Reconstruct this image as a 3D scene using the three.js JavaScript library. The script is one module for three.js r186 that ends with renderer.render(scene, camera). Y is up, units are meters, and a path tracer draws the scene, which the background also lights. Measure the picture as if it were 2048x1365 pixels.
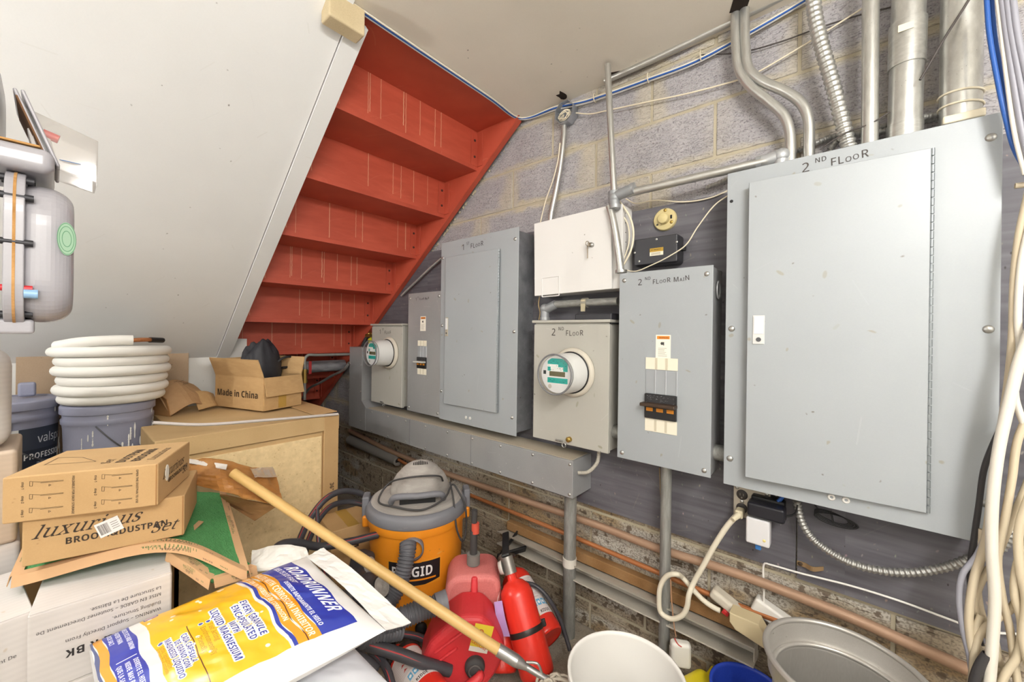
import * as THREE from 'three';
import { RoundedBoxGeometry } from 'three/addons/geometries/RoundedBoxGeometry.js';
import { mergeGeometries } from 'three/addons/utils/BufferGeometryUtils.js';

// ---------- camera, light, exposure ----------
const scene = new THREE.Scene();
scene.background = new THREE.Color(0x000000);
const F = 787, CX = 1024, CY = 667.5, YAW = 0.864, ROLL = 0.0136, EYE = 1.29;
const V = (x, y, z) => new THREE.Vector3(x, y, z);
const fwd = V(Math.sin(YAW), 0, -Math.cos(YAW)), rt0 = V(Math.cos(YAW), 0, Math.sin(YAW)), up0 = V(0, 1, 0);
const rgt = rt0.clone().multiplyScalar(Math.cos(ROLL)).addScaledVector(up0, Math.sin(ROLL));
const upv = rt0.clone().multiplyScalar(-Math.sin(ROLL)).addScaledVector(up0, Math.cos(ROLL));
const camera = new THREE.PerspectiveCamera(2 * Math.atan(682.5 / F) * 180 / Math.PI, 2048 / 1365, 0.02, 40);
camera.position.set(0, EYE, 0);
camera.quaternion.setFromRotationMatrix(new THREE.Matrix4().makeBasis(rgt, upv, fwd.clone().negate()));
camera.setViewOffset(2048, 1365, 0, 682.5 - CY, 2048, 1365);
scene.add(camera);
const renderer = new THREE.WebGLRenderer();
renderer.toneMapping = THREE.LinearToneMapping;
renderer.toneMappingExposure = 0.9;
renderer.shadowMap.enabled = true;
const LAMPS = [['white fluorescent strip light hung under the ceiling behind the camera', -0.3, 0.75, 1.1, 1.85]];
const BULB = { x: -0.86, y: 1.70, z: -1.78, power: 2.0 };
const CEIL = 2.37, WALLX = 1.544, PLY = 1.524;

// ---------- pixel -> place ----------
const ray = (px, py) => fwd.clone().addScaledVector(rgt, (px - CX) / F).addScaledVector(upv, -(py - CY) / F);
const at = (q, t) => V(q.x * t, EYE + q.y * t, q.z * t);
const onX = (px, py, X) => { const q = ray(px, py); return at(q, X / q.x); };
const onY = (px, py, Y) => { const q = ray(px, py); return at(q, (Y - EYE) / q.y); };
const onZ = (px, py, Z) => { const q = ray(px, py); return at(q, Z / q.z); };
const onD = (px, py, d) => at(ray(px, py), d);

// ---------- random, noise ----------
let seed = 1234567;
const rnd = () => { seed = (seed * 1664525 + 1013904223) >>> 0; return seed / 4294967296; };
const rr = (a, b) => a + (b - a) * rnd();
const hash = (x, y) => { let h = (x * 374761393 + y * 668265263) | 0; h = Math.imul(h ^ (h >>> 13), 1274126177); return ((h ^ (h >>> 16)) >>> 0) / 4294967296; };
function vnoise(x, y) {
  const xi = Math.floor(x), yi = Math.floor(y), fx = x - xi, fy = y - yi, sx = fx * fx * (3 - 2 * fx), sy = fy * fy * (3 - 2 * fy);
  const a = hash(xi, yi), b = hash(xi + 1, yi), c = hash(xi, yi + 1), d = hash(xi + 1, yi + 1);
  return a + (b - a) * sx + (c - a) * sy + (a - b - c + d) * sx * sy;
}
const fbm = (x, y, n = 4) => { let s = 0, a = 0.5, t = 0; for (let i = 0; i < n; i++) { s += a * vnoise(x + i * 17.3, y + i * 9.1); t += a; a *= 0.5; x *= 2; y *= 2; } return s / t; };
const sstep = (a, b, x) => { const t = Math.min(1, Math.max(0, (x - a) / (b - a))); return t * t * (3 - 2 * t); };
const mix3 = (a, b, t) => [a[0] + (b[0] - a[0]) * t, a[1] + (b[1] - a[1]) * t, a[2] + (b[2] - a[2]) * t];

// ---------- textures ----------
function canvas(w, h, draw) { const c = document.createElement('canvas'); c.width = w; c.height = h; draw(c.getContext('2d'), w, h); return c; }
function tex(w, h, draw, repeat) {
  const t = new THREE.CanvasTexture(canvas(w, h, draw)); t.colorSpace = THREE.SRGBColorSpace; t.magFilter = THREE.LinearFilter;
  t.wrapS = t.wrapT = THREE.RepeatWrapping; if (repeat) t.repeat.set(repeat, repeat); return t;
}
function pixTex(w, h, fn, srgb = true, repeat) {   // fn(u,v) -> [r,g,b] 0..255
  const d = new Uint8Array(w * h * 4);
  for (let j = 0; j < h; j++) for (let i = 0; i < w; i++) { const c = fn((i + 0.5) / w, (j + 0.5) / h, i, j), k = (j * w + i) * 4; d[k] = c[0]; d[k + 1] = c[1]; d[k + 2] = c[2]; d[k + 3] = 255; }
  const t = new THREE.DataTexture(d, w, h, THREE.RGBAFormat); t.magFilter = THREE.LinearFilter; t.minFilter = THREE.LinearMipmapLinearFilter; t.generateMipmaps = true;
  t.wrapS = t.wrapT = THREE.RepeatWrapping; if (srgb) t.colorSpace = THREE.SRGBColorSpace; if (repeat) t.repeat.set(...repeat); t.needsUpdate = true; return t;
}
// tileable noise
const tn = (u, v, f, n = 4) => { let s = 0, a = 0.5, t = 0; for (let i = 0; i < n; i++) { const x = u * f, y = v * f, xi = Math.floor(x), yi = Math.floor(y), fx = x - xi, fy = y - yi, sx = fx * fx * (3 - 2 * fx), sy = fy * fy * (3 - 2 * fy), m = (k) => ((k % f) + f) % f, o = i * 101; const A = hash(m(xi) + o, m(yi)), B = hash(m(xi + 1) + o, m(yi)), C = hash(m(xi) + o, m(yi + 1)), D = hash(m(xi + 1) + o, m(yi + 1)); s += a * (A + (B - A) * sx + (C - A) * sy + (A - B - C + D) * sx * sy); t += a; a *= 0.5; f *= 2; } return s / t; };
const grainTex = pixTex(512, 512, (u, v) => { const n = tn(u, v, 64, 3) * 0.6 + tn(u, v, 16, 2) * 0.4; const p = tn(u + 0.37, v, 128, 1); const g = 255 * Math.max(0, Math.min(1, n * 1.1 - (p > 0.72 ? 0.5 : 0))); return [g, g, g]; }, false, [2.5, 2.5]);
const fineTex = pixTex(256, 256, (u, v) => { const g = 255 * tn(u, v, 32, 3); return [g, g, g]; }, false, [4, 4]);
// a colour map for painted things: base colour with fine mottling, specks and scratches (metres, 1 repeat = 1 m)
function paintTex(base, o = {}) {
  const { mott = 6, specks = 40, speck = [90, 85, 78], scratches = 20, scratch = [235, 235, 235], stains = 0, stain = [150, 140, 110], size = 512, f = 6 } = o;
  return tex(size, size, (c, w, h) => {
    const im = c.createImageData(w, h);
    for (let j = 0; j < h; j++) for (let i = 0; i < w; i++) { const n = (tn(i / w, j / h, f, 4) - 0.5) * 2 * mott + (hash(i, j) - 0.5) * mott * 0.5, k = (j * w + i) * 4; for (let q = 0; q < 3; q++) im.data[k + q] = base[q] + n; im.data[k + 3] = 255; }
    c.putImageData(im, 0, 0);
    for (let i = 0; i < stains; i++) { c.fillStyle = `rgba(${stain},${rr(0.15, 0.5)})`; c.beginPath(); c.ellipse(rnd() * w, rnd() * h, rr(1, 7), rr(1, 3), rnd() * 3, 0, 7); c.fill(); }
    for (let i = 0; i < specks; i++) { c.fillStyle = `rgba(${speck},${rr(0.3, 0.9)})`; c.beginPath(); c.ellipse(rnd() * w, rnd() * h, rr(0.4, 1.8), rr(0.4, 1.2), rnd() * 3, 0, 7); c.fill(); }
    for (let i = 0; i < scratches; i++) { c.strokeStyle = `rgba(${scratch},${rr(0.1, 0.45)})`; c.lineWidth = rr(0.4, 1); const x = rnd() * w, y = rnd() * h, a = rnd() * 6.3, l = rr(5, 40); c.beginPath(); c.moveTo(x, y); c.lineTo(x + Math.cos(a) * l, y + Math.sin(a) * l); c.stroke(); }
  });
}
const std = (color, roughness = 0.6, metalness = 0, extra = {}) => new THREE.MeshStandardMaterial({ color, roughness, metalness, ...extra });
const mapped = (map, roughness = 0.6, metalness = 0, extra = {}) => new THREE.MeshStandardMaterial({ map, roughness, metalness, ...extra });

// ---------- names, tags ----------
const counts = {};
const numbered = (n) => { const k = counts[n] = (counts[n] ?? -1) + 1; return k ? `${n}_${String(k).padStart(3, '0')}` : n; };
function tag(o, label, category, group, kind) { if (label) o.userData.label = label; if (category) o.userData.category = category; if (group) o.userData.group = group; if (kind) o.userData.kind = kind; return o; }
function thing(name, label, category, pos = V(0, 0, 0), ry = 0, group) { const g = new THREE.Group(); g.name = numbered(name); g.position.copy(pos); g.rotation.y = ry; scene.add(g); return tag(g, label, category, group); }
const onWall = (name, label, category, p, group) => thing(name, label, category, p, -Math.PI / 2, group);   // local x = +Z, y up, z = out of the wall
function mesh(name, geo, mat, parent = scene, pos, rot) { const m = new THREE.Mesh(geo, mat); m.name = parent === scene ? numbered(name) : name; if (pos) m.position.copy(pos); if (rot) m.rotation.set(...rot); m.castShadow = m.receiveShadow = true; parent.add(m); return m; }
const structure = (o) => { o.userData.kind = 'structure'; return o; };

// ---------- geometry ----------
const rbox = (w, h, d, r = 0.004, s = 2) => new RoundedBoxGeometry(w, h, d, s, Math.min(r, w / 2.01, h / 2.01, d / 2.01));
function metreUV(g, s = 1) {   // box projection, uv in metres
  g = g.index ? g.toNonIndexed() : g; const p = g.attributes.position, n = p.count, uv = new Float32Array(n * 2), a = V(), b = V(), c = V();
  for (let i = 0; i < n; i += 3) {
    a.fromBufferAttribute(p, i); b.fromBufferAttribute(p, i + 1); c.fromBufferAttribute(p, i + 2);
    const m = b.clone().sub(a).cross(c.clone().sub(a)), ax = Math.abs(m.x), ay = Math.abs(m.y), az = Math.abs(m.z);
    [a, b, c].forEach((q, k) => { const o = (i + k) * 2; if (ax >= ay && ax >= az) { uv[o] = q.z * s; uv[o + 1] = q.y * s; } else if (ay >= az) { uv[o] = q.x * s; uv[o + 1] = q.z * s; } else { uv[o] = q.x * s; uv[o + 1] = q.y * s; } });
  }
  g.setAttribute('uv', new THREE.BufferAttribute(uv, 2)); if (!g.attributes.normal) g.computeVertexNormals(); return g;
}
const ubox = (w, h, d, r, s) => metreUV(rbox(w, h, d, r, s));
const curve = (pts, tension) => new THREE.CatmullRomCurve3(pts, false, tension === undefined ? 'centripetal' : 'catmullrom', tension);
const tube = (pts, r, seg = 0, rad = 10) => new THREE.TubeGeometry(curve(pts), seg || pts.length * 8, r, rad, false);
function rod(a, b, r, r2 = r, rad = 20) { const g = new THREE.CylinderGeometry(r2, r, a.distanceTo(b), rad, 1); g.applyQuaternion(new THREE.Quaternion().setFromUnitVectors(V(0, 1, 0), b.clone().sub(a).normalize())); const m = a.clone().add(b).multiplyScalar(0.5); g.translate(m.x, m.y, m.z); return g; }
function ribbed(pts, r, pitch = 0.009, amp = 0.12, rad = 10, sub = 4) {   // corrugated or spiral tube
  const cv = curve(pts), L = cv.getLength(), rings = Math.max(6, Math.round(L / pitch) * sub), fr = cv.computeFrenetFrames(rings, false), pos = [], uv = [], ix = [];
  for (let i = 0; i <= rings; i++) { const p = cv.getPointAt(i / rings), k = r * (1 - amp * (0.5 - 0.5 * Math.cos(2 * Math.PI * i / sub)) * 2);
    for (let j = 0; j <= rad; j++) { const a = j / rad * Math.PI * 2, q = p.clone().addScaledVector(fr.normals[i], Math.cos(a) * k).addScaledVector(fr.binormals[i], Math.sin(a) * k); pos.push(q.x, q.y, q.z); uv.push(j / rad, i / rings * L * 20); } }
  for (let i = 0; i < rings; i++) for (let j = 0; j < rad; j++) { const a = i * (rad + 1) + j, b = a + rad + 1; ix.push(a, a + 1, b, b, a + 1, b + 1); }
  const g = new THREE.BufferGeometry(); g.setAttribute('position', new THREE.Float32BufferAttribute(pos, 3)); g.setAttribute('uv', new THREE.Float32BufferAttribute(uv, 2)); g.setIndex(ix); g.computeVertexNormals(); return g;
}
const lathe = (prof, seg = 32) => new THREE.LatheGeometry(prof.map(([r, y]) => new THREE.Vector2(Math.max(r, 0.0001), y)), seg);
const merge = (list) => mergeGeometries(list.map((g) => { g = g.index ? g.toNonIndexed() : g; for (const k of Object.keys(g.attributes)) if (!['position', 'normal', 'uv'].includes(k)) g.deleteAttribute(k); if (!g.attributes.uv) g.setAttribute('uv', new THREE.Float32BufferAttribute(new Float32Array(g.attributes.position.count * 2), 2)); return g; }));
// a sheet through a grid of points (rows of Vector3), with thickness
function sheet(rows, th, nu = 12, nv = 12, bump = 0) {
  const R = rows.map((r) => curve(r)), grid = [];
  for (let i = 0; i <= nv; i++) { const t = i / nv; const row = []; for (let j = 0; j <= nu; j++) { const pts = R.map((c) => c.getPoint(j / nu)); row.push(pts.length === 2 ? pts[0].clone().lerp(pts[1], t) : curve(pts).getPoint(t)); } grid.push(row); }
  const pos = [], uv = [], ix = [], W = nu + 1, N = (nu + 1) * (nv + 1), nr = V();
  const norm = (i, j) => { const a = grid[Math.min(i + 1, nv)][j].clone().sub(grid[Math.max(i - 1, 0)][j]), b = grid[i][Math.min(j + 1, nu)].clone().sub(grid[i][Math.max(j - 1, 0)]); return b.cross(a).normalize(); };
  for (const s of [1, -1]) for (let i = 0; i <= nv; i++) for (let j = 0; j <= nu; j++) { nr.copy(norm(i, j)); const b = bump ? (fbm(i * 0.7 + 3, j * 0.7, 3) - 0.5) * bump : 0, p = grid[i][j].clone().addScaledVector(nr, s * th / 2 + b); pos.push(p.x, p.y, p.z); uv.push(j / nu, 1 - i / nv); }
  for (let i = 0; i < nv; i++) for (let j = 0; j < nu; j++) { const a = i * W + j, b = a + W; ix.push(a, a + 1, b, b, a + 1, b + 1); ix.push(N + a, N + b, N + a + 1, N + b, N + b + 1, N + a + 1); }
  const edge = (a, b) => ix.push(a, N + a, b, b, N + a, N + b);
  for (let j = 0; j < nu; j++) { edge(j + 1, j); edge(nv * W + j, nv * W + j + 1); }
  for (let i = 0; i < nv; i++) { edge(i * W, (i + 1) * W); edge((i + 1) * W + nu, i * W + nu); }
  const g = new THREE.BufferGeometry(); g.setAttribute('position', new THREE.Float32BufferAttribute(pos, 3)); g.setAttribute('uv', new THREE.Float32BufferAttribute(uv, 2)); g.setIndex(ix); const h = g.toNonIndexed(); h.computeVertexNormals(); return h;
}
// flat print (lettering, stickers) on a surface of its parent; ink on clear ground
function print(parent, name, w, h, pos, rot, ppm, draw, o = {}) {
  const t = tex(Math.max(8, Math.round(w * ppm)), Math.max(8, Math.round(h * ppm)), draw);
  const m = mesh(name, new THREE.PlaneGeometry(w, h), new THREE.MeshStandardMaterial({ map: t, transparent: !o.solid, roughness: o.roughness ?? 0.6, side: THREE.DoubleSide }), parent, pos, rot);
  m.castShadow = false; return m;
}
const ink = (c, s, x, y, size, color = '#2a2320', font = 'sans-serif', weight = '', align = 'left') => { c.fillStyle = color; c.font = `${weight} ${size}px ${font}`; c.textAlign = align; c.fillText(s, x, y); };
// hand lettering: every letter a little off
function hand(c, s, x, y, size, color) { let i = 0; for (const ch of s) { const small = ch === ch.toLowerCase() && ch !== ch.toUpperCase(); const z = size * (small ? 0.68 : 1); c.save(); c.translate(x, y + (hash(i, 7) - 0.5) * size * 0.1); c.rotate((hash(i, 3) - 0.5) * 0.12); c.font = `${z}px sans-serif`; c.fillStyle = color; c.textAlign = 'left'; c.fillText(ch.toUpperCase(), 0, 0); const w = c.measureText(ch.toUpperCase()).width; c.restore(); x += w + size * 0.06; i++; } return x; }
const screwGeo = lathe([[0, 0.0035], [0.004, 0.003], [0.006, 0.001], [0.0065, 0]], 12).rotateX(Math.PI / 2);
// ---------- shared materials ----------
const galv = mapped(paintTex([172, 175, 180], { mott: 26, f: 24, specks: 60, scratches: 30 }), 0.42, 0.75);
const emt = mapped(paintTex([196, 196, 192], { mott: 16, f: 20, specks: 80, scratches: 10 }), 0.36, 0.8);
const dullPipe = mapped(paintTex([150, 150, 146], { mott: 24, f: 16, specks: 200, speck: [110, 104, 96] }), 0.6, 0.45);
const panelGrey = mapped(paintTex([163, 168, 172], { mott: 3, specks: 26, speck: [95, 90, 78], stains: 26, stain: [140, 132, 105], scratches: 14, scratch: [200, 204, 206] }), 0.42, 0.05);
const meterGrey = mapped(paintTex([180, 178, 170], { mott: 3, specks: 40, speck: [70, 66, 56], stains: 24, stain: [110, 105, 70], scratches: 26 }), 0.5);
const troughGrey = mapped(paintTex([164, 165, 166], { mott: 9, specks: 90, speck: [200, 198, 192], stains: 40, stain: [170, 165, 150], scratches: 60 }), 0.42, 0.25);
const steel = std(0xb9b9b6, 0.35, 0.9);
const brass = std(0xb89a55, 0.35, 0.9);
const blackPlastic = std(0x1d1d1f, 0.45);
const white = std(0xe9e6e0, 0.55);
const cardTex = (o = {}) => paintTex(o.base || [196, 160, 112], { mott: 7, f: 10, specks: 60, speck: [150, 112, 70], scratches: 30, scratch: [222, 192, 150], ...o });
const card = mapped(cardTex(), 0.85), cardPale = mapped(cardTex({ base: [204, 172, 124] }), 0.85), cardDark = mapped(cardTex({ base: [168, 124, 78] }), 0.9);
const cream = std(0xe6dcc4, 0.5);

// ---------- block wall ----------
const WZ0 = -3.95, WZ1 = 1.35, BED0 = 1.934 - 9 * 0.2022, COURSE = 0.2022, BLOCK = 0.477;
const jointZ = (k) => -0.849 + (((k % 2) + 2) % 2 ? 0.245 : 0);   // a vertical joint of course k (k = 9 starts at 1.934)
const wallTex = (za, zb, ya, yb, W, H) => pixTex(W, H, (u, v) => {
  const z = za + u * (zb - za), y = ya + v * (yb - ya), k = Math.floor((y - BED0) / COURSE), fy = (y - BED0) / COURSE - k;
  const db = Math.min(fy, 1 - fy) * COURSE; let zz = (z - jointZ(k + 1)) / BLOCK; zz -= Math.floor(zz); const dv = Math.min(zz, 1 - zz) * BLOCK;
  const n1 = fbm(z * 5, y * 5, 4), n2 = fbm(z * 14 + 40, y * 14, 3), n3 = vnoise(z * 340, y * 340), n4 = vnoise(z * 420 + 9, y * 420), wide = sstep(0.4, 0.62, fbm(z * 2.3 + 11, y * 2.3, 3));
  let c = mix3([156, 153, 156], [180, 176, 178], n2);
  if (n3 > 0.66) c = mix3(c, [96, 92, 96], (n3 - 0.66) * 2.2); if (n4 > 0.7) c = mix3(c, [206, 202, 204], (n4 - 0.7) * 1.8);
  const smear = Math.max(sstep(0.032, 0.004, db + (n2 - 0.5) * 0.05), sstep(0.075, 0.01, dv + (n1 - 0.5) * 0.16) * (hash(Math.round((z - jointZ(k + 1)) / BLOCK) * 7, k) > 0.35 ? 1 : 0.25));
  c = mix3(c, mix3([190, 178, 150], [208, 198, 174], n2), Math.min(0.8, smear * (0.5 + 0.5 * wide)));
  const low = sstep(0.66, 0.5, y + (n1 - 0.5) * 0.12);               // the damp foot of the wall: lime bloom, rust-brown stains, dark flakes
  if (low > 0) {
    const bloom = sstep(0.42, 0.62, fbm(z * 3 + 7, y * 9 + 3, 4)), rust = sstep(0.5, 0.68, fbm(z * 4 + 31, y * 10, 4));
    let d = mix3([158, 143, 120], [192, 186, 174], bloom); d = mix3(d, [148, 118, 76], rust * 0.7);
    if (fbm(z * 40 + 5, y * 40 + 5, 3) > 0.68) d = mix3(d, [86, 70, 54], 0.8);
    if (n3 > 0.6) d = mix3(d, [96, 84, 72], 0.5);
    c = mix3(c, d, low * 0.9);
  }
  return c;
});
const UZ = [-2.1, 0.75, 1.55, 2.45], LZ = [WZ0, WZ1, 0, 1.6];
const blockUp = mapped(wallTex(...UZ, 2048, 646), 0.95, 0, { bumpMap: grainTex, bumpScale: 0.004 }), blockLow = mapped(wallTex(...LZ, 2048, 618), 0.95, 0, { bumpMap: grainTex, bumpScale: 0.004 });
const mortarMat = mapped(paintTex([180, 170, 148], { mott: 14, f: 16, specks: 200 }), 0.95);
const wallUV = (g, [za, zb, ya, yb]) => { const p = g.attributes.position, uv = new Float32Array(p.count * 2); for (let i = 0; i < p.count; i++) { uv[2 * i] = (p.getZ(i) - za) / (zb - za); uv[2 * i + 1] = (p.getY(i) - ya) / (yb - ya); } g.setAttribute('uv', new THREE.BufferAttribute(uv, 2)); return g; };
const wallRight = structure(thing('wall_right', 'grey concrete block wall with tan mortar joints', null));
mesh('mortar', metreUV(new THREE.BoxGeometry(0.14, 2.7, WZ1 - WZ0).translate(WALLX + 0.074, 1.35, (WZ0 + WZ1) / 2)), mortarMat, wallRight);
for (let k = -1; k < 12; k++) {
  const y0 = Math.max(0.001, BED0 + k * COURSE + 0.005), y1 = Math.min(BED0 + (k + 1) * COURSE - 0.005, 2.6); if (y1 - y0 < 0.02) continue;
  for (let i = -8; i < 6; i++) {
    let z0 = jointZ(k + 1) + i * BLOCK + 0.005, z1 = z0 + BLOCK - 0.01; z0 = Math.max(z0, WZ0 + 0.002); z1 = Math.min(z1, WZ1 - 0.002); if (z1 - z0 < 0.03) continue;
    const g = rbox(0.06, y1 - y0, z1 - z0, 0.004, 1).translate(WALLX + 0.03 + (hash(i + 20, k) - 0.5) * 0.003, (y0 + y1) / 2, (z0 + z1) / 2);
    mesh('block', wallUV(g, y0 > 1.5 ? UZ : LZ), y0 > 1.5 ? blockUp : blockLow, wallRight);
  }
}
// ---------- other walls, floor, ceiling ----------
const wallWhite = mapped(paintTex([232, 231, 227], { mott: 3, specks: 26, speck: [120, 112, 100], scratches: 12 }), 0.7);
const boardWhite = mapped(paintTex([232, 232, 231], { mott: 3, specks: 12, speck: [60, 54, 46], scratches: 16, scratch: [200, 198, 190] }), 0.6);
const ceilMat = mapped(paintTex([230, 223, 210], { mott: 5, specks: 20, scratches: 26, scratch: [232, 228, 218] }), 0.75);
const concrete = mapped(paintTex([158, 148, 134], { mott: 20, f: 12, specks: 400, speck: [96, 84, 70], stains: 120, stain: [190, 184, 172], scratches: 20 }), 0.92, 0, { bumpMap: grainTex, bumpScale: 0.003 });
structure(tag(mesh('floor', metreUV(new THREE.BoxGeometry(2.72, 0.12, 5.4).translate(0.244, -0.06, -1.3)), concrete), 'dusty grey concrete floor'));
const ceiling = structure(thing('ceiling', 'beige painted ceiling with a ragged cut-out', null));
mesh('panel', metreUV(new THREE.BoxGeometry(2.72, 0.1, 2.61).translate(0.244, CEIL + 0.05, 0.045)), ceilMat, ceiling);
structure(tag(mesh('wall_left', metreUV(new THREE.BoxGeometry(0.1, 2.6, 5.4).translate(-1.13, 1.3, -1.3)), wallWhite), 'white painted side wall'));
structure(tag(mesh('wall_front', metreUV(new THREE.BoxGeometry(2.72, 2.6, 0.1).translate(0.244, 1.3, 1.4)), wallWhite), 'white painted wall opposite the stair'));
structure(tag(mesh('wall_back', metreUV(new THREE.BoxGeometry(2.72, 3.2, 0.1).translate(0.244, 1.6, -4.0)), mapped(paintTex([120, 114, 108], { mott: 14 }), 0.9)), 'grey wall at the foot of the stair'));
structure(tag(mesh('wall_knee', metreUV(new THREE.BoxGeometry(1.87, 1.235, 0.05).translate(-0.145, 0.6175, -2.865)), wallWhite), 'low white wall below the sloping board'));
// torn hole in the ceiling
const holeMat = std(0x2a2019, 1);
{ const p = onY(1126, 192, CEIL); const s = new THREE.Shape(); for (let i = 0; i < 11; i++) { const a = i / 11 * 6.283, r = 0.026 * (0.6 + hash(i, 5) * 0.7); s[i ? 'lineTo' : 'moveTo'](Math.cos(a) * r * 1.3, Math.sin(a) * r); } mesh('torn_hole', new THREE.ExtrudeGeometry(s, { depth: 0.002, bevelEnabled: false }).rotateX(Math.PI / 2), holeMat, ceiling, V(p.x, CEIL, p.z)); }
for (const [px, py, w, d] of [[1228, 150, 0.02, 0.03], [1480, 8, 0.03, 0.025]]) { const p = onY(px, py, CEIL); mesh('cut_hole', rbox(w * 2, 0.002, d * 2, 0.001, 1), holeMat, ceiling, V(p.x, CEIL - 0.0005, p.z), [0, 0.4, 0]); }

// ---------- stair ----------
const redTex = (drips) => tex(1024, 256, (c, w, h) => {
  const im = c.createImageData(w, h);
  for (let j = 0; j < h; j++) for (let i = 0; i < w; i++) { const n = (tn(i / w, j / h, 8, 4) - 0.5) * 26, k = (j * w + i) * 4; im.data[k] = 188 + n; im.data[k + 1] = 82 + n * 0.7; im.data[k + 2] = 60 + n * 0.6; im.data[k + 3] = 255; }
  c.putImageData(im, 0, 0);
  for (let i = 0; i < 26; i++) { c.strokeStyle = `rgba(226,170,140,${rr(0.08, 0.3)})`; c.lineWidth = rr(0.5, 1.4); const x = rnd() * w, y = rnd() * h, a = rr(-0.9, 0.3), l = rr(20, 130); c.beginPath(); c.moveTo(x, y); c.quadraticCurveTo(x + l * 0.5, y + a * l * 0.5 - 8, x + l, y + a * l); c.stroke(); }
  for (let i = 0; i < drips; i++) { const x = rr(0.12, 0.94) * w, b = rr(0.6, 0.95); c.strokeStyle = `rgba(226,196,160,${b})`; c.lineWidth = rr(2, 3.6); c.beginPath(); c.moveTo(x, 0); for (let y = 0; y < h * rr(0.75, 1.1); y += 12) c.lineTo(x + rr(-0.8, 0.8), y); c.stroke(); }
});
const redMats = [mapped(redTex(9), 0.5), mapped(redTex(6), 0.5), mapped(redTex(8), 0.5)];
const redPlain = mapped(redTex(0), 0.55);
const stair = structure(thing('staircase', 'red painted steel staircase seen from below, with pan treads', null));
const SX0 = 0.60, SX1 = 1.49, RISE = 0.2075, RUN = 0.269, RZ = -1.541, RY = 2.173;
for (let i = -1; i < 8; i++) {
  const z = RZ - i * RUN, y = RY - i * RISE, w = SX1 - SX0;
  if (y < 0.05) continue;
  const g = new THREE.BoxGeometry(w, RISE, 0.005).translate((SX0 + SX1) / 2, y + RISE / 2, z); mesh('riser', g, redMats[(i + 9) % 3], stair);
  mesh('tread', metreUV(new THREE.BoxGeometry(w, 0.006, RUN).translate((SX0 + SX1) / 2, y, z - RUN / 2)), redPlain, stair);
  mesh('nosing_lip', metreUV(new THREE.BoxGeometry(w, 0.02, 0.006).translate((SX0 + SX1) / 2, y + 0.004, z + 0.004)), redPlain, stair);
  const clip = merge([ubox(0.005, RISE * 0.86, 0.045, 0.001, 1).translate(SX1 - 0.003, y + RISE * 0.5, z + 0.024), ubox(0.045, RISE * 0.86, 0.005, 0.001, 1).translate(SX1 - 0.024, y + RISE * 0.5, z + 0.006)]);
  const cl = mesh('clip_angle', clip, redPlain, stair);
  for (const q of [0.3, 0.72]) mesh('bolt', lathe([[0, 0.004], [0.006, 0.003], [0.007, 0]], 8), std(0x3a1d16, 0.7), cl, V(SX1 - 0.024, y + RISE * q, z + 0.0085), [Math.PI / 2, 0, 0]);
}
const SLOPE = RISE / RUN, sLen = 3.2, ang = Math.atan(SLOPE);
const soffitY = (z) => 2.348 + SLOPE * (z + 1.276);                   // the underside of the stringers
function sloped(name, x0, x1, th, up, mat, zTop, zBot, parent) {        // a board lying along the stair slope: th below the underside line, up its height above it
  const L = (zTop - zBot) / Math.cos(ang), g = metreUV(new THREE.BoxGeometry(x1 - x0, up + th, L)); g.rotateX(-ang); const zm = (zTop + zBot) / 2;
  const off = (up - th) / 2; g.translate((x0 + x1) / 2, soffitY(zm) + off * Math.cos(ang), zm + off * Math.sin(ang) * -1); return mesh(name, g, mat, parent);
}
sloped('stringer_plate', SX1, SX1 + 0.008, 0, 0.26, redPlain, -1.05, -3.6, stair);
sloped('stringer_flange', SX1, WALLX - 0.022, 0.008, 0, redPlain, -1.26, -3.6, stair);
sloped('stringer_flange', SX0, SX0 + 0.05, 0.0, 0.008, redPlain, -1.2, -3.6, stair);
// mortar crumbs along the flange
const crumbs = []; for (let i = 0; i < 70; i++) { const z = -1.28 - rnd() * 1.2; crumbs.push(new THREE.IcosahedronGeometry(rr(0.003, 0.009), 0).translate(WALLX - 0.004, soffitY(z) - rr(0.004, 0.016), z)); }
tag(mesh('mortar_crumbs', merge(crumbs), mortarMat, stair), null, null, null, 'stuff');
// sloping white board and its edge strip
structure(tag(sloped('soffit_board', -1.08, 0.632, 0.012, 0, boardWhite, -1.20, -2.86, scene), 'pale grey painted board under the stair slope')).name = 'trim_1';
structure(tag(sloped('edge_strip', 0.636, 0.70, 0.02, 0.01, boardWhite, -1.28, -2.86, scene), 'light grey painted strip along the edge of the sloping board')).name = 'trim_2';
const stub = thing('wood_block', 'painted timber block end under the ceiling at the top of the sloping board', 'wood', onD(672, 42, 1).clone());
stub.position.set(0.615, CEIL - 0.045, -1.272);
mesh('block_end', ubox(0.12, 0.09, 0.06, 0.006, 2), mapped(paintTex([214, 196, 160], { mott: 18, f: 8, specks: 160, speck: [130, 84, 40] }), 0.8), stub);

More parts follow.
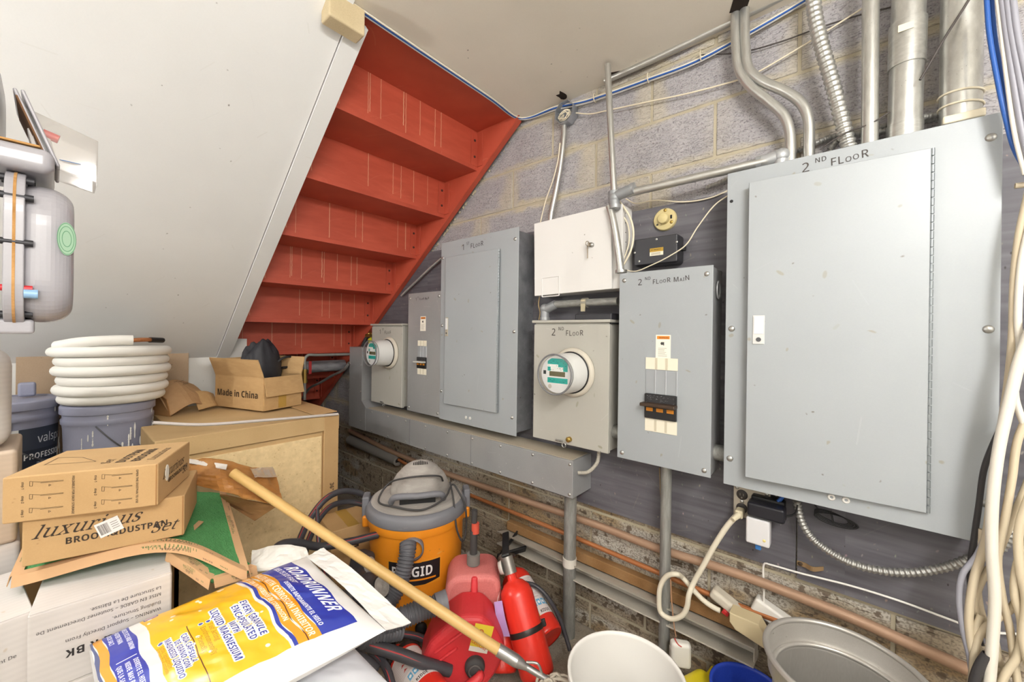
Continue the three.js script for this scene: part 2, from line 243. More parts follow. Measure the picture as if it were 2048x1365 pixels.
// ---------- lamps (fluorescent strips hung under the ceiling, behind and beside the camera) ----------
const glow = new THREE.MeshStandardMaterial({ color: 0xffffff, emissive: new THREE.Color(1, 0.985, 0.96), emissiveIntensity: 3 });
for (const [label, x, z, len, power] of LAMPS) {
  const strip = thing('strip_light', label, 'lamp', V(x, CEIL, z));
  mesh('housing', rbox(len + 0.06, 0.04, 0.055, 0.01).translate(0, -0.13, 0), white, strip);
  for (const s of [-1, 1]) { mesh('hanger', rod(V(s * len * 0.4, -0.115, 0), V(s * len * 0.4, 0, 0), 0.004), steel, strip); mesh('tube_holder', rbox(0.012, 0.05, 0.04, 0.004).translate(s * (len / 2 + 0.01), -0.17, 0), white, strip); }
  mesh('tube', new THREE.CylinderGeometry(0.013, 0.013, len, 12).rotateZ(Math.PI / 2).translate(0, -0.175, 0), glow, strip);
  for (let i = 0; i < 5; i++) { const l = new THREE.PointLight(new THREE.Color(1, 0.99, 0.97), power, 0, 2); l.position.set((i - 2) * len / 5, -0.205, 0); l.castShadow = true; l.shadow.radius = 3; strip.add(l); }
}

{ // bare bulb in a porcelain holder on the side wall, beyond the gas meter
  const g = thing('wall_bulb', 'bare bulb in a white porcelain holder on the side wall', 'lamp', V(-1.08, BULB.y, BULB.z));
  mesh('holder', lathe([[0, 0], [0.055, 0], [0.055, 0.012], [0.03, 0.03], [0.026, 0.07], [0, 0.07]], 24).rotateZ(-Math.PI / 2), white, g);
  mesh('arm', rod(V(0.06, 0, 0), V(0.17, 0, 0), 0.014), white, g);
  mesh('bulb', new THREE.SphereGeometry(0.035, 20, 14), glow, g, V(0.2, 0, 0));
  const l = new THREE.PointLight(new THREE.Color(1, 0.99, 0.97), BULB.power, 0, 2); l.position.set(0.2, 0, 0); l.castShadow = true; l.shadow.radius = 2; g.add(l);
}
// ---------- plywood backboards ----------
const plyTex = tex(1024, 512, (c, w, h) => {
  const im = c.createImageData(w, h);
  for (let j = 0; j < h; j++) for (let i = 0; i < w; i++) { const g = (fbm(i / w * 6, j / h * 90, 3) - 0.5) * 34 + (tn(i / w, j / h, 6, 4) - 0.5) * 26, k = (j * w + i) * 4; im.data[k] = 96 + g; im.data[k + 1] = 94 + g; im.data[k + 2] = 100 + g; im.data[k + 3] = 255; }
  c.putImageData(im, 0, 0);
  for (let i = 0; i < 340; i++) { c.fillStyle = `rgba(${rr(160, 205)},${rr(155, 190)},${rr(135, 165)},${rr(0.25, 0.75)})`; c.beginPath(); c.ellipse(rnd() * w, rnd() * h, rr(0.6, 3.4), rr(0.5, 2), rnd() * 3, 0, 7); c.fill(); }
  for (let i = 0; i < 40; i++) { c.fillStyle = `rgba(30,24,22,${rr(0.4, 0.9)})`; c.beginPath(); c.arc(rnd() * w, rnd() * h, rr(0.6, 2.2), 0, 7); c.fill(); }
  for (let i = 0; i < 60; i++) { c.strokeStyle = `rgba(170,160,140,${rr(0.08, 0.3)})`; c.lineWidth = rr(0.5, 1.4); const x = rnd() * w, y = rnd() * h; c.beginPath(); c.moveTo(x, y); c.lineTo(x + rr(-70, 70), y + rr(-40, 40)); c.stroke(); }
});
const ply = mapped(plyTex, 0.62);
function plySheet(pts, label) { const s = new THREE.Shape(pts.map(([z, y]) => new THREE.Vector2(z, y))); const g = metreUV(new THREE.ExtrudeGeometry(s, { depth: 0.018, bevelEnabled: false })); const o = thing('plywood_backboard', label, 'plywood', V(PLY + 0.0185, 0, 0), -Math.PI / 2, 'painted plywood boards behind the panels'); mesh('sheet', g, ply, o); return o; }
plySheet([[-2.95, 0.56], [-0.118, 0.545], [-0.118, 1.79], [-2.02, 1.79], [-2.95, 1.08]], 'dark grey painted plywood sheet behind the meters and trough');
plySheet([[-0.114, 0.535], [1.1, 0.515], [1.1, 1.80], [-0.114, 1.80]], 'dark grey painted plywood sheet behind the largest breaker panel');
// ---------- electrical boxes on the wall ----------
const INK = '#1e1a18';
// a thing on the wall whose local frame is x = +Z, y = up, z = out of the wall; origin at the middle of its front face
function wallRect(tl, br, X) { const a = onX(tl[0], tl[1], X), b = onX(br[0], br[1], X); return { z0: a.z, z1: b.z, y1: a.y, y0: b.y, w: b.z - a.z, h: a.y - b.y, c: V(X, (a.y + b.y) / 2, (a.z + b.z) / 2) }; }
const loc = (g, px, py, X) => { const p = onX(px, py, X); return V(p.z - g.position.z, p.y - g.position.y, g.position.x - X); };
const handPrint = (g, words, w, h, x, y, z, sup) => print(g, 'lettering', w, h, V(x, y, z), null, 1400, (c, W, H) => { let q = H * 0.1; words.forEach(([s, size, up]) => { q = hand(c, s, q, H * (up ? 0.45 : 0.82), H * size * 0.92, '#3a2f2a') + H * (up ? 0.1 : 0.16); }); });

// 2nd floor breaker panel (largest)
const FX = 1.394;
function breakerPanel(name, label, r, o) {
  const g = onWall(name, label, 'panel', r.c, 'breaker panels with hinged doors');
  const depth = PLY - r.c.x;
  mesh('cabinet', metreUV(rbox(r.w - 0.024, r.h - 0.024, depth - 0.004, 0.002, 1)).translate(0, 0, -depth / 2 - 0.003), galv, g);
  mesh('trim_plate', metreUV(rbox(r.w, r.h, 0.004, 0.0015, 1)).translate(0, 0, -0.002), panelGrey, g);
  const d = o.door, dw = d.x1 - d.x0, dh = d.y1 - d.y0;
  const door = new THREE.Group(); door.name = 'door'; door.position.set(d.x1, (d.y0 + d.y1) / 2, 0.002); door.rotation.y = o.ajar || 0; g.add(door);
  mesh('door_leaf', metreUV(rbox(dw, dh, 0.012, 0.002, 1)).translate(-dw / 2, 0, 0.006), panelGrey, door);
  const hinge = []; const n = Math.round(dh / (o.knuckle || 0.016)); for (let i = 0; i < n; i++) hinge.push(new THREE.CylinderGeometry(0.004, 0.004, dh / n * 0.86, 8).translate(0.003, -dh / 2 + (i + 0.5) * dh / n, 0.008));
  mesh('hinge', merge(hinge), std(0x8f9598, 0.4, 0.5), door);
  const lk = o.latch; mesh('latch', rbox(lk.w, lk.h, 0.004, 0.001).translate(-dw + lk.x, lk.y, 0.013), o.latchMat || std(0xd4d4d2, 0.4, 0.3), door);
  mesh('latch_pull', rbox(lk.w * 0.8, lk.h * 0.6, 0.003, 0.001).translate(-dw + lk.x, lk.y + lk.h * 0.15, 0.0155), std(0xe6e6e6, 0.35, 0.2), door);
  mesh('keyhole', new THREE.CylinderGeometry(lk.w * 0.22, lk.w * 0.22, 0.004, 12).rotateX(Math.PI / 2).translate(-dw + lk.x, lk.y - lk.h * 0.34, 0.015), std(0x55565a, 0.4, 0.6), door);
  for (const [x, y] of o.screws) mesh('screw', screwGeo, steel, g, V(x, y, 0), null).scale.setScalar(o.screw || 1);
  return g;
}
const rb = wallRect([1455, 348], [1976, 1091], FX); rb.z1 = 0.262; rb.w = rb.z1 - rb.z0; rb.c.z = (rb.z0 + rb.z1) / 2;
const big = breakerPanel('breaker_panel', 'largest grey breaker panel, marked 2nd floor, with white cords hanging by it', rb, { door: { x0: -0.215, x1: 0.166, y0: -0.447, y1: 0.44 }, ajar: 0.055, knuckle: 0.02, latch: { x: 0.03, y: 0.0, w: 0.03, h: 0.085 }, screw: 1.5, screws: [[-0.262, 0.0], [-0.262, -0.41], [0.262, 0.0], [0.262, 0.44], [0.262, -0.4]] });
{ const p = loc(big, 1600, 330, FX); handPrint(big, [['2', 0.8], ['ND', 0.4, 1], ['FLooR', 0.62]], 0.2, 0.05, p.x + 0.098, p.y - 0.004, 0.0008).rotation.z = 0.04; }
for (const [px, py] of [[1663, 995], [1692, 1001]]) { const p = loc(big, px, py, FX); mesh('grommet', new THREE.TorusGeometry(0.006, 0.0028, 8, 16), white, big, V(p.x, p.y, 0.001)); }
{ const p = loc(big, 1463, 403, FX); mesh('open_screw_hole', new THREE.CylinderGeometry(0.005, 0.005, 0.002, 12).rotateX(Math.PI / 2), blackPlastic, big, V(p.x, p.y, 0.0002)); }

// 1st floor breaker panel
const r1 = wallRect([883, 487], [1032, 872], FX); r1.z1 = onX(1038, 453, FX).z; r1.w = r1.z1 - r1.z0; r1.c.z = (r1.z0 + r1.z1) / 2; r1.y1 = 1.783; r1.y0 = 0.815; r1.h = r1.y1 - r1.y0; r1.c.y = (r1.y0 + r1.y1) / 2;
const first = breakerPanel('breaker_panel', 'grey breaker panel marked 1st floor, beside the white cabinet', r1, { door: { x0: -0.215, x1: 0.16, y0: -0.39, y1: 0.395 }, ajar: 0.02, knuckle: 0.014, latch: { x: 0.018, y: 0.02, w: 0.02, h: 0.1 }, latchMat: std(0xb8b0a0, 0.5, 0.3), screw: 1.3, screws: [[-0.262, 0.4], [-0.262, 0.03], [-0.262, -0.33], [0.255, 0.43], [0.255, 0.0], [0.25, -0.40]] });
handPrint(first, [['1', 0.75], ['ST', 0.36, 1], ['FLooR', 0.6]], 0.19, 0.06, -0.02, 0.445, 0.0008).rotation.z = 0.02;
for (const dx of [0.0, 0.03]) mesh('grommet', new THREE.TorusGeometry(0.005, 0.0025, 8, 14), white, first, V(-0.06 + dx, -0.445, 0.001));

// main disconnects
function disconnect(label, tl, br, X, o) {
  const r = wallRect(tl, br, X), g = onWall('disconnect_box', label, 'switch box', r.c, 'tall grey main switch boxes'), depth = PLY - X;
  mesh('cabinet', metreUV(rbox(r.w - 0.006, r.h - 0.006, depth, 0.003, 1)).translate(0, 0, -depth / 2 - 0.002), troughGrey, g);
  mesh('cover', metreUV(rbox(r.w, r.h, 0.006, 0.002, 1)).translate(0, 0, -0.003), o.mat || panelGrey, g);
  for (const [x, y] of [[-0.44, 0.46], [0.44, 0.46], [-0.44, -0.47], [0.44, -0.47]]) mesh('screw', screwGeo, steel, g, V(x * r.w, y * r.h, 0)).scale.setScalar(1.3);
  handPrint(g, o.text, o.tw, o.th, o.tx, r.h / 2 - o.ty, 0.0008).rotation.z = 0.03;
  const { x, y, s } = o.breaker;                                        // the breaker window: labels, recess, handle
  const b = new THREE.Group(); b.name = 'breaker'; b.position.set(x, y, 0); b.scale.setScalar(s); g.add(b);
  const slot = std(0x9ea2a6, 0.5);
  mesh('slot_panel', rbox(0.11, 0.085, 0.003, 0.001).translate(0, 0.05, 0.001), slot, b);
  for (const k of [-0.037, 0, 0.037]) mesh('slot_rib', rbox(0.003, 0.085, 0.006, 0.001).translate(k + 0.017, 0.05, 0.002), std(0xb9bcc0, 0.5), b);
  const paper = std(0xe9e2cf, 0.8);
  mesh('paper_label', rbox(0.112, 0.042, 0.001, 0.0003).translate(0, 0.115, 0.002), paper, b); mesh('paper_label', rbox(0.112, 0.046, 0.001, 0.0003).translate(0, -0.104, 0.002), paper, b);
  for (const k of [-0.018, 0.018]) for (const yy of [0.115, -0.104]) mesh('paper_fold', rbox(0.008, 0.04, 0.0006, 0.0002).translate(k, yy, 0.0028), std(0xc9c0aa, 0.8), b);
  mesh('handle_block', rbox(0.11, 0.086, 0.014, 0.003).translate(0, -0.036, 0.006), blackPlastic, b);
  mesh('handle_bar', rbox(0.12, 0.012, 0.034, 0.003).translate(0, -0.028, 0.028), o.handleMat || std(0x3b2a1c, 0.5), b);
  for (const k of [-0.036, 0, 0.036]) mesh('pole_marker', rbox(0.024, 0.013, 0.002, 0.001).translate(k, -0.047, 0.0135), std(0xd98a20, 0.5), b);
  print(b, 'rating_print', 0.1, 0.03, V(0, -0.01, 0.0134), null, 2000, (c, W, H) => { c.fillStyle = '#2b2a2c'; c.fillRect(0, 0, W, H); for (let i = 0; i < 60; i++) { c.fillStyle = `rgba(220,220,220,${rr(0.2, 0.7)})`; c.fillRect(rnd() * W, rnd() * H, rr(2, 10), rr(1, 3)); } }, { solid: true });
  if (o.sticker) print(g, 'warning_sticker', 0.052, 0.085, V(o.sticker[0], o.sticker[1], 0.001), null, 3000, (c, W, H) => { c.fillStyle = '#efe9dc'; c.fillRect(0, 0, W, H); c.fillStyle = '#e5872a'; c.fillRect(W * 0.08, H * 0.05, W * 0.84, H * 0.13); ink(c, '⚠ WARNING', W / 2, H * 0.15, H * 0.08, '#2a2320', 'sans-serif', 'bold', 'center'); c.fillStyle = '#3a3a3a'; c.beginPath(); c.arc(W * 0.42, H * 0.36, W * 0.1, 0, 7); c.fill(); c.fillRect(W * 0.5, H * 0.3, W * 0.06, H * 0.14); for (let i = 0; i < 7; i++) { c.fillStyle = 'rgba(90,80,70,.6)'; c.fillRect(W * 0.16, H * (0.55 + i * 0.055), W * rr(0.4, 0.66), H * 0.014); } }, { solid: true });
  return g;
}
const main2 = disconnect('wide grey main switch box marked 2nd floor main', [1239, 547.6], [1421, 957.6], FX, { text: [['2', 0.75], ['ND', 0.36, 1], ['FLooR', 0.55], ['MaiN', 0.55]], tw: 0.25, th: 0.045, tx: 0.03, ty: 0.032, breaker: { x: 0, y: -0.10, s: 1 }, sticker: [0.005, 0.075] });
print(main2, 'paper_strip', 0.088, 0.024, V(0.003, 0.024, 0.0011), null, 3000, (c, W, H) => { c.fillStyle = '#e6ddc6'; c.fillRect(0, 0, W, H); for (let i = 0; i < 3; i++) { c.fillStyle = 'rgba(80,70,60,.55)'; for (let k = 0; k < 9; k++) c.fillRect(W * (0.06 + k * 0.1), H * (0.18 + i * 0.28), W * rr(0.03, 0.08), H * 0.1); } }, { solid: true });
mesh('knockout_ring', new THREE.TorusGeometry(0.02, 0.003, 8, 20).rotateY(Math.PI / 2), troughGrey, main2, V(0.165, 0.27, -0.06)).scale.set(1, 1.4, 1);
const main1 = disconnect('narrow grey main switch box marked 1st floor main', [817, 588], [879, 836], 1.40, { mat: troughGrey, text: [['1', 0.7], ['ST', 0.34, 1], ['FLooR', 0.5], ['MaiN', 0.5]], tw: 0.2, th: 0.036, tx: 0.015, ty: 0.03, breaker: { x: -0.01, y: -0.03, s: 0.75 }, sticker: [-0.005, 0.17], handleMat: std(0xc9c9c4, 0.5) });

// meter sockets
function meterSocket(label, tl, br, X, mpx, mr, o) {
  const r = wallRect(tl, br, X), g = onWall('meter_socket', label, 'meter', r.c, 'electric meters in grey socket boxes'), depth = PLY - X;
  mesh('box', metreUV(rbox(r.w - 0.01, r.h - 0.01, depth, 0.003, 1)).translate(0, 0, -depth / 2 - 0.004), meterGrey, g);
  mesh('cover', metreUV(rbox(r.w, r.h - 0.012, 0.02, 0.003, 1)).translate(0, -0.006, -0.01), meterGrey, g);
  mesh('rain_hood', metreUV(rbox(r.w + 0.012, 0.012, depth + 0.012, 0.003, 1)).translate(0, r.h / 2, -depth / 2 + 0.004), meterGrey, g);
  handPrint(g, o.text, o.tw, 0.06, o.tx, r.h / 2 - 0.04, 0.0008);
  const m = new THREE.Group(); m.name = 'meter'; const p = onX(mpx[0], mpx[1], X); m.position.set(p.z - r.c.z, p.y - r.c.y, 0); g.add(m);
  mesh('ring', lathe([[mr * 0.8, 0], [mr * 1.14, 0], [mr * 1.16, 0.006], [mr * 1.1, 0.016], [mr * 0.98, 0.02], [mr * 0.96, 0.012]], 40).rotateX(Math.PI / 2), std(0xcdc6b8, 0.5), m);
  mesh('gasket', new THREE.TorusGeometry(mr * 0.93, 0.005, 8, 40).translate(0, 0, 0.018), blackPlastic, m);
  mesh('drum', lathe([[mr * 0.92, 0.01], [mr * 0.92, 0.06], [mr * 0.9, 0.062], [mr * 0.9, 0.095], [mr * 0.86, 0.105], [mr * 0.85, 0.118]], 40).rotateX(Math.PI / 2), std(0xe4e4e2, 0.35), m);
  print(m, 'dial', mr * 1.66, mr * 1.66, V(0, 0, 0.119), null, 3200, (c, W, H) => {
    c.beginPath(); c.arc(W / 2, H / 2, W / 2, 0, 7); c.fillStyle = '#dcdcdc'; c.fill(); c.save(); c.beginPath(); c.arc(W / 2, H / 2, W * 0.45, 0, 7); c.clip();
    c.fillStyle = '#17a197'; c.fillRect(W * 0.2, H * 0.08, W * 0.64, H * 0.34); c.fillRect(W * 0.2, H * 0.6, W * 0.64, H * 0.14); c.restore();
    c.fillStyle = '#e8e8e4'; c.fillRect(W * 0.2, H * 0.24, W * 0.34, H * 0.07); c.fillRect(W * 0.3, H * 0.31, W * 0.4, H * 0.11); c.fillStyle = '#5f5a3c'; c.fillRect(W * 0.26, H * 0.43, W * 0.5, H * 0.13);
    for (let i = 0; i < 30; i++) { c.fillStyle = `rgba(20,40,40,${rr(0.3, 0.7)})`; c.fillRect(W * rr(0.22, 0.76), H * [0.15, 0.19, 0.27, 0.34, 0.38, 0.65, 0.69][i % 7], W * rr(0.02, 0.06), H * 0.012); }
     c.fillStyle = '#1f2a2a'; c.fillRect(W * 0.06, H * 0.42, W * 0.09, H * 0.1); c.fillStyle = '#b9b4aa'; c.beginPath(); c.arc(W * 0.28, H * 0.84, W * 0.06, 0, 7); c.fill();
  });
  const dome = new THREE.MeshPhysicalMaterial({ color: 0xffffff, roughness: 0.05, transmission: 1, thickness: 0, ior: 1.45 });
  mesh('glass_cover', lathe([[mr * 0.9, 0.1], [mr * 0.89, 0.132], [mr * 0.86, 0.139], [0, 0.14]], 40).rotateX(Math.PI / 2), dome, m);
  mesh('cover_rim', new THREE.TorusGeometry(mr * 0.88, 0.0035, 8, 40).translate(0, 0, 0.137), std(0x77777a, 0.4), m);
  mesh('hasp', merge([rbox(0.035, 0.008, 0.006, 0.002).translate(-0.02, 0, 0), new THREE.TorusGeometry(0.009, 0.0028, 8, 16).translate(0.006, -0.014, 0.003)]), steel, g, V(o.hx, -r.h / 2 + 0.012, 0.004));
  if (o.barrel) mesh('lock_barrel', lathe([[0, 0.018], [0.008, 0.018], [0.011, 0.014], [0.011, 0]], 16).rotateX(Math.PI / 2), brass, g, V(o.hx + 0.03, -r.h / 2 + 0.026, 0.0));
  return g;
}
meterSocket('light grey meter box marked 2nd floor with a round teal-faced meter', [1068.5, 644], [1216, 909], 1.40, [1146, 745], 0.088, { text: [['2', 0.75], ['ND', 0.36, 1], ['FLooR', 0.55]], tw: 0.17, tx: -0.01, hx: -0.02, barrel: true });
meterSocket('light grey meter box marked 1st floor with a round teal-faced meter', [744, 650], [803, 817], 1.40, [779, 706], 0.088, { text: [['1', 0.7], ['ST', 0.34, 1], ['FLooR', 0.5]], tw: 0.14, tx: -0.02, hx: -0.02 });

// wireway trough with its upright leg
{
  const TX = 1.374, d = PLY - TX, g = onWall('wireway_trough', 'long grey sheet-metal wireway trough below the panels', 'trough', V(TX, 0.70, -1.65));
  const a = -2.455 + 1.65, b = -0.84 + 1.65;
  mesh('body', metreUV(rbox(b - a, 0.152, d, 0.002, 1)).translate((a + b) / 2, 0, -d / 2), troughGrey, g);
  const s = new THREE.Shape([[a - 0.225, 0.48], [a - 0.225, -0.076], [a, -0.076], [a, 0.078], [a - 0.055, 0.12], [a - 0.055, 0.48]].map(([x, y]) => new THREE.Vector2(x, y)));
  mesh('upright_leg', metreUV(new THREE.ExtrudeGeometry(s, { depth: d, bevelEnabled: true, bevelSize: 0.001, bevelThickness: 0.001, bevelSegments: 1 })).translate(0, 0, -d), troughGrey, g);
  mesh('dust', metreUV(rbox(b - a - 0.02, 0.002, d - 0.02, 0.0005, 1)).translate((a + b) / 2, 0.0765, -d / 2), std(0xb9ae9b, 0.95), g);
  for (let i = 0; i < 9; i++) for (const y of [0.06, -0.062]) mesh('screw', screwGeo, steel, g, V(a + 0.08 + i * 0.19, y, 0.0005));
  for (const y of [0.36, 0.18, -0.02]) for (const x of [-0.215, -0.065]) mesh('screw', screwGeo, steel, g, V(a + x, y, 0.002));
  for (const x of [a + 0.5, a + 1.02]) mesh('seam', rbox(0.0025, 0.15, 0.002, 0.0005, 1).translate(x, 0, 0), std(0x6f7073, 0.5), g);
  mesh('end_connector', ribbed([V(b + 0.002, 0.02, -0.04), V(b + 0.04, 0.03, -0.05), V(b + 0.07, 0.07, -0.07), V(b + 0.075, 0.13, -0.08)], 0.008, 0.006, 0.1), std(0xb6b0a4, 0.6), g);
}
// nipples between boxes
for (const [px, py, X, L, label] of [[1222, 862, 1.46, 0.10, 'short pipe nipple joining the 2nd floor meter box to the main switch box'], [1432, 905, 1.46, 0.09, 'short pipe nipple joining the main switch box to the largest panel']]) { const p = onX(px, py, X), g = thing('pipe_nipple', label, 'pipe', p); mesh('nipple', rod(V(0, 0, -L / 2), V(0, 0, L / 2), 0.026), dullPipe, g); mesh('locknut', new THREE.CylinderGeometry(0.033, 0.033, 0.012, 6).rotateX(Math.PI / 2).translate(0, 0, -L / 2 + 0.02), steel, g); }

// white telephone cabinet
{
  const X = 1.42, r = wallRect([1070, 446], [1222, 580], X), g = onWall('wall_cabinet', 'white metal wall cabinet with a key in its lock', 'cabinet', r.c); g.rotation.z = 0; const d = PLY - X;
  const body = new THREE.Group(); body.name = 'carcass'; body.rotation.z = 0.024; g.add(body);
  const wm = mapped(paintTex([226, 224, 222], { mott: 2, specks: 10, scratches: 4 }), 0.4);
  mesh('box', metreUV(rbox(r.w + 0.04, r.h, d - 0.012, 0.002, 1)).translate(0.02, 0, -d / 2 - 0.006), wm, body);
  mesh('door_leaf', metreUV(rbox(r.w, r.h + 0.002, 0.012, 0.002, 1)).translate(0, 0, -0.004), wm, body);
  mesh('label_frame', merge([[0, 0.042, 0.09, 0.004], [0, -0.042, 0.09, 0.004], [-0.045, 0, 0.004, 0.084], [0.045, 0, 0.004, 0.084]].map(([x, y, w, h]) => rbox(w, h, 0.004, 0.001, 1).translate(x, y, 0))), wm, body, V(-0.1, -0.13, 0.003));
  mesh('lock', lathe([[0, 0.012], [0.009, 0.011], [0.01, 0]], 16).rotateX(Math.PI / 2), steel, body, V(0.105, 0.02, 0.002));
  mesh('key', merge([rbox(0.004, 0.016, 0.016, 0.001).translate(0, 0, 0.018), rbox(0.003, 0.05, 0.006, 0.001).translate(-0.006, -0.03, 0.02), new THREE.TorusGeometry(0.009, 0.0015, 6, 14).rotateY(1.2).translate(-0.004, 0.004, 0.024)]), std(0x9a8f80, 0.4, 0.8), body, V(0.1, 0.02, 0.0));
  for (let i = 0; i < 8; i++) mesh('hinge_hole', new THREE.CylinderGeometry(0.002, 0.002, 0.002, 8).rotateZ(Math.PI / 2), blackPlastic, body, V(r.w / 2 + 0.0405, -r.h / 2 + 0.03 + i * (r.h - 0.06) / 7, -0.04));
}
// round buzzer, black transformer box, small black box
{
  const p = onX(1331, 440, PLY), g = onWall('buzzer', 'round cream-coloured buzzer plate screwed to the plywood', 'buzzer', p), m = std(0xd0c08c, 0.45);
  mesh('plate', lathe([[0, 0.014], [0.038, 0.014], [0.042, 0.01], [0.043, 0]], 36).rotateX(Math.PI / 2), m, g);
  mesh('knob', lathe([[0, 0.036], [0.017, 0.035], [0.02, 0.03], [0.021, 0.014]], 24).rotateX(Math.PI / 2), m, g);
  mesh('slot', rbox(0.007, 0.014, 0.003, 0.001).translate(0.026, 0.004, 0.0145), blackPlastic, g);
  for (const [x, y] of [[0.003, 0.033], [0.027, -0.016]]) mesh('screw', screwGeo, brass, g, V(x, y, 0.014));
  mesh('screw_hole', new THREE.CylinderGeometry(0.0035, 0.0035, 0.001, 10).rotateX(Math.PI / 2), blackPlastic, g, V(-0.026, -0.018, 0.0145));
}
{
  const X = 1.455, r = wallRect([1268, 476], [1356, 528], X), g = onWall('transformer_box', 'black plastic control box with a gold label on the plywood', 'control box', r.c), d = PLY - X;
  r.w = Math.abs(r.w); const bm = std(0x2a2a2e, 0.4);
  mesh('case', rbox(r.w, 0.105, d, 0.012, 3).translate(0, 0, -d / 2), bm, g);
  mesh('lid', rbox(r.w - 0.006, 0.099, 0.006, 0.003, 2).translate(0, 0, 0.0), std(0x333338, 0.35), g);
  print(g, 'label', 0.05, 0.028, V(0.006, -0.006, 0.0034), null, 3000, (c, W, H) => { c.fillStyle = '#e5dfcc'; c.fillRect(0, 0, W, H); c.fillStyle = '#b08c2e'; c.fillRect(0, 0, W, H * 0.5); for (let k = 0; k < 7; k++) { c.fillStyle = '#4a3a18'; c.fillRect(W * (0.1 + k * 0.11), H * 0.17, W * rr(0.05, 0.09), H * 0.1); } for (let i = 0; i < 3; i++) { c.fillStyle = 'rgba(60,50,40,.6)'; c.fillRect(W * 0.1, H * (0.6 + i * 0.12), W * 0.7, H * 0.05); } }, { solid: true });
  for (const [x, y] of [[-0.078, 0.0], [0.078, 0.02], [-0.06, -0.035], [0.005, 0.04]]) mesh('screw', screwGeo, steel, g, V(x, y, 0.003)).scale.setScalar(0.7);
  mesh('terminal', rbox(0.02, 0.016, 0.02, 0.002).translate(r.w / 2 + 0.006, 0.0, -0.03), blackPlastic, g);
}
{
  const c0 = onX(1190, 634, 1.43), g = thing('adapter_box', 'small black plastic box lying on the 2nd floor meter box', 'adapter', V(1.455, c0.y - 0.012, c0.z), 0); mesh('case', rbox(0.09, 0.042, 0.165, 0.006, 2).translate(0, 0.004, 0), std(0x303036, 0.4), g); mesh('base_plate', rbox(0.092, 0.004, 0.17, 0.001).translate(0, -0.016, 0), blackPlastic, g); }
// receptacle with plugs
{
  const X = 1.49, a = onX(1503, 1008, X), g = onWall('receptacle_box', 'square steel receptacle box with a duplex outlet under the largest panel', 'outlet', a), plate = mapped(paintTex([188, 180, 166], { mott: 14, specks: 160, speck: [90, 80, 66] }), 0.5, 0.5);
  mesh('box', rbox(0.1, 0.1, PLY - X, 0.004).translate(0, 0, -(PLY - X) / 2), galv, g);
  mesh('cover_plate', rbox(0.104, 0.104, 0.004, 0.006, 2), plate, g);
  for (const y of [0.022, -0.022]) { mesh('outlet_face', lathe([[0, 0.005], [0.015, 0.005], [0.017, 0]], 20).rotateX(Math.PI / 2), std(0x2a2422, 0.4), g, V(-0.027, y, 0.001)); }
  mesh('slots', merge([rbox(0.002, 0.008, 0.002, 0.0005, 1).translate(-0.032, 0.024, 0.0065), rbox(0.002, 0.008, 0.002, 0.0005, 1).translate(-0.022, 0.024, 0.0065), new THREE.CylinderGeometry(0.0025, 0.0025, 0.002, 8).rotateX(Math.PI / 2).translate(-0.027, 0.014, 0.0065)]), std(0x8a857c, 0.5), g);
  mesh('screw', screwGeo, steel, g, V(-0.027, 0, 0.002)); mesh('screw', screwGeo, steel, g, V(-0.042, 0.043, 0.002)); mesh('screw', screwGeo, steel, g, V(0.042, 0.043, 0.002));
  const pl = thing('power_plug', 'cream plug of the thick white cord in the lower outlet', 'plug', onX(1478, 1029, 1.455)); mesh('plug_body', rbox(0.04, 0.026, 0.024, 0.006, 2), std(0xcfc3a6, 0.5), pl, V(0.012, 0, 0)); mesh('strain_relief', rod(V(-0.005, 0, 0), V(-0.03, -0.012, -0.012), 0.010, 0.007), std(0xd8cdb2, 0.5), pl);
  const ad = thing('plug_adapter', 'black plug-in power adapter at the receptacle', 'adapter', onX(1533, 1022, 1.445), -Math.PI / 2); mesh('case', rbox(0.098, 0.044, 0.05, 0.008, 3), std(0x1c1c24, 0.35), ad); mesh('case_back', rbox(0.09, 0.05, 0.036, 0.006, 2).translate(0, 0.006, -0.036), blackPlastic, ad);
  const wp = thing('network_adapter', 'white plug-in network adapter hanging below the black one', 'adapter', onX(1517, 1061, 1.45), -Math.PI / 2); mesh('case', rbox(0.064, 0.082, 0.04, 0.006, 2), std(0xd9d8da, 0.4), wp); mesh('indicator', lathe([[0, 0.002], [0.004, 0.001], [0.0045, 0]], 12).rotateX(Math.PI / 2), std(0xe6d48a, 0.4), wp, V(0.018, -0.02, 0.02)); mesh('cable_jack', rbox(0.016, 0.02, 0.014, 0.003).translate(0.0, -0.05, 0), std(0x3d7cc0, 0.35), wp);
}
// ---------- conduits, pipes, cables on the wall ----------
const P = (list, X) => list.map(([x, y, dx]) => onX(x, y, X + (dx || 0)));
const WX = WALLX - 0.004;
function pipe(name, label, category, pts, r, mat, group, seg, rad = 14) { const o = mesh(name, tube(pts, r, seg || pts.length * 10, rad), mat); return tag(o, label, category, group); }
function straight(name, label, category, a, b, r, mat, group) { const o = mesh(name, rod(a, b, r), mat); return tag(o, label, category, group); }
const up = (p, dy, dx = 0, dz = 0) => V(p.x + dx, p.y + dy, p.z + dz);

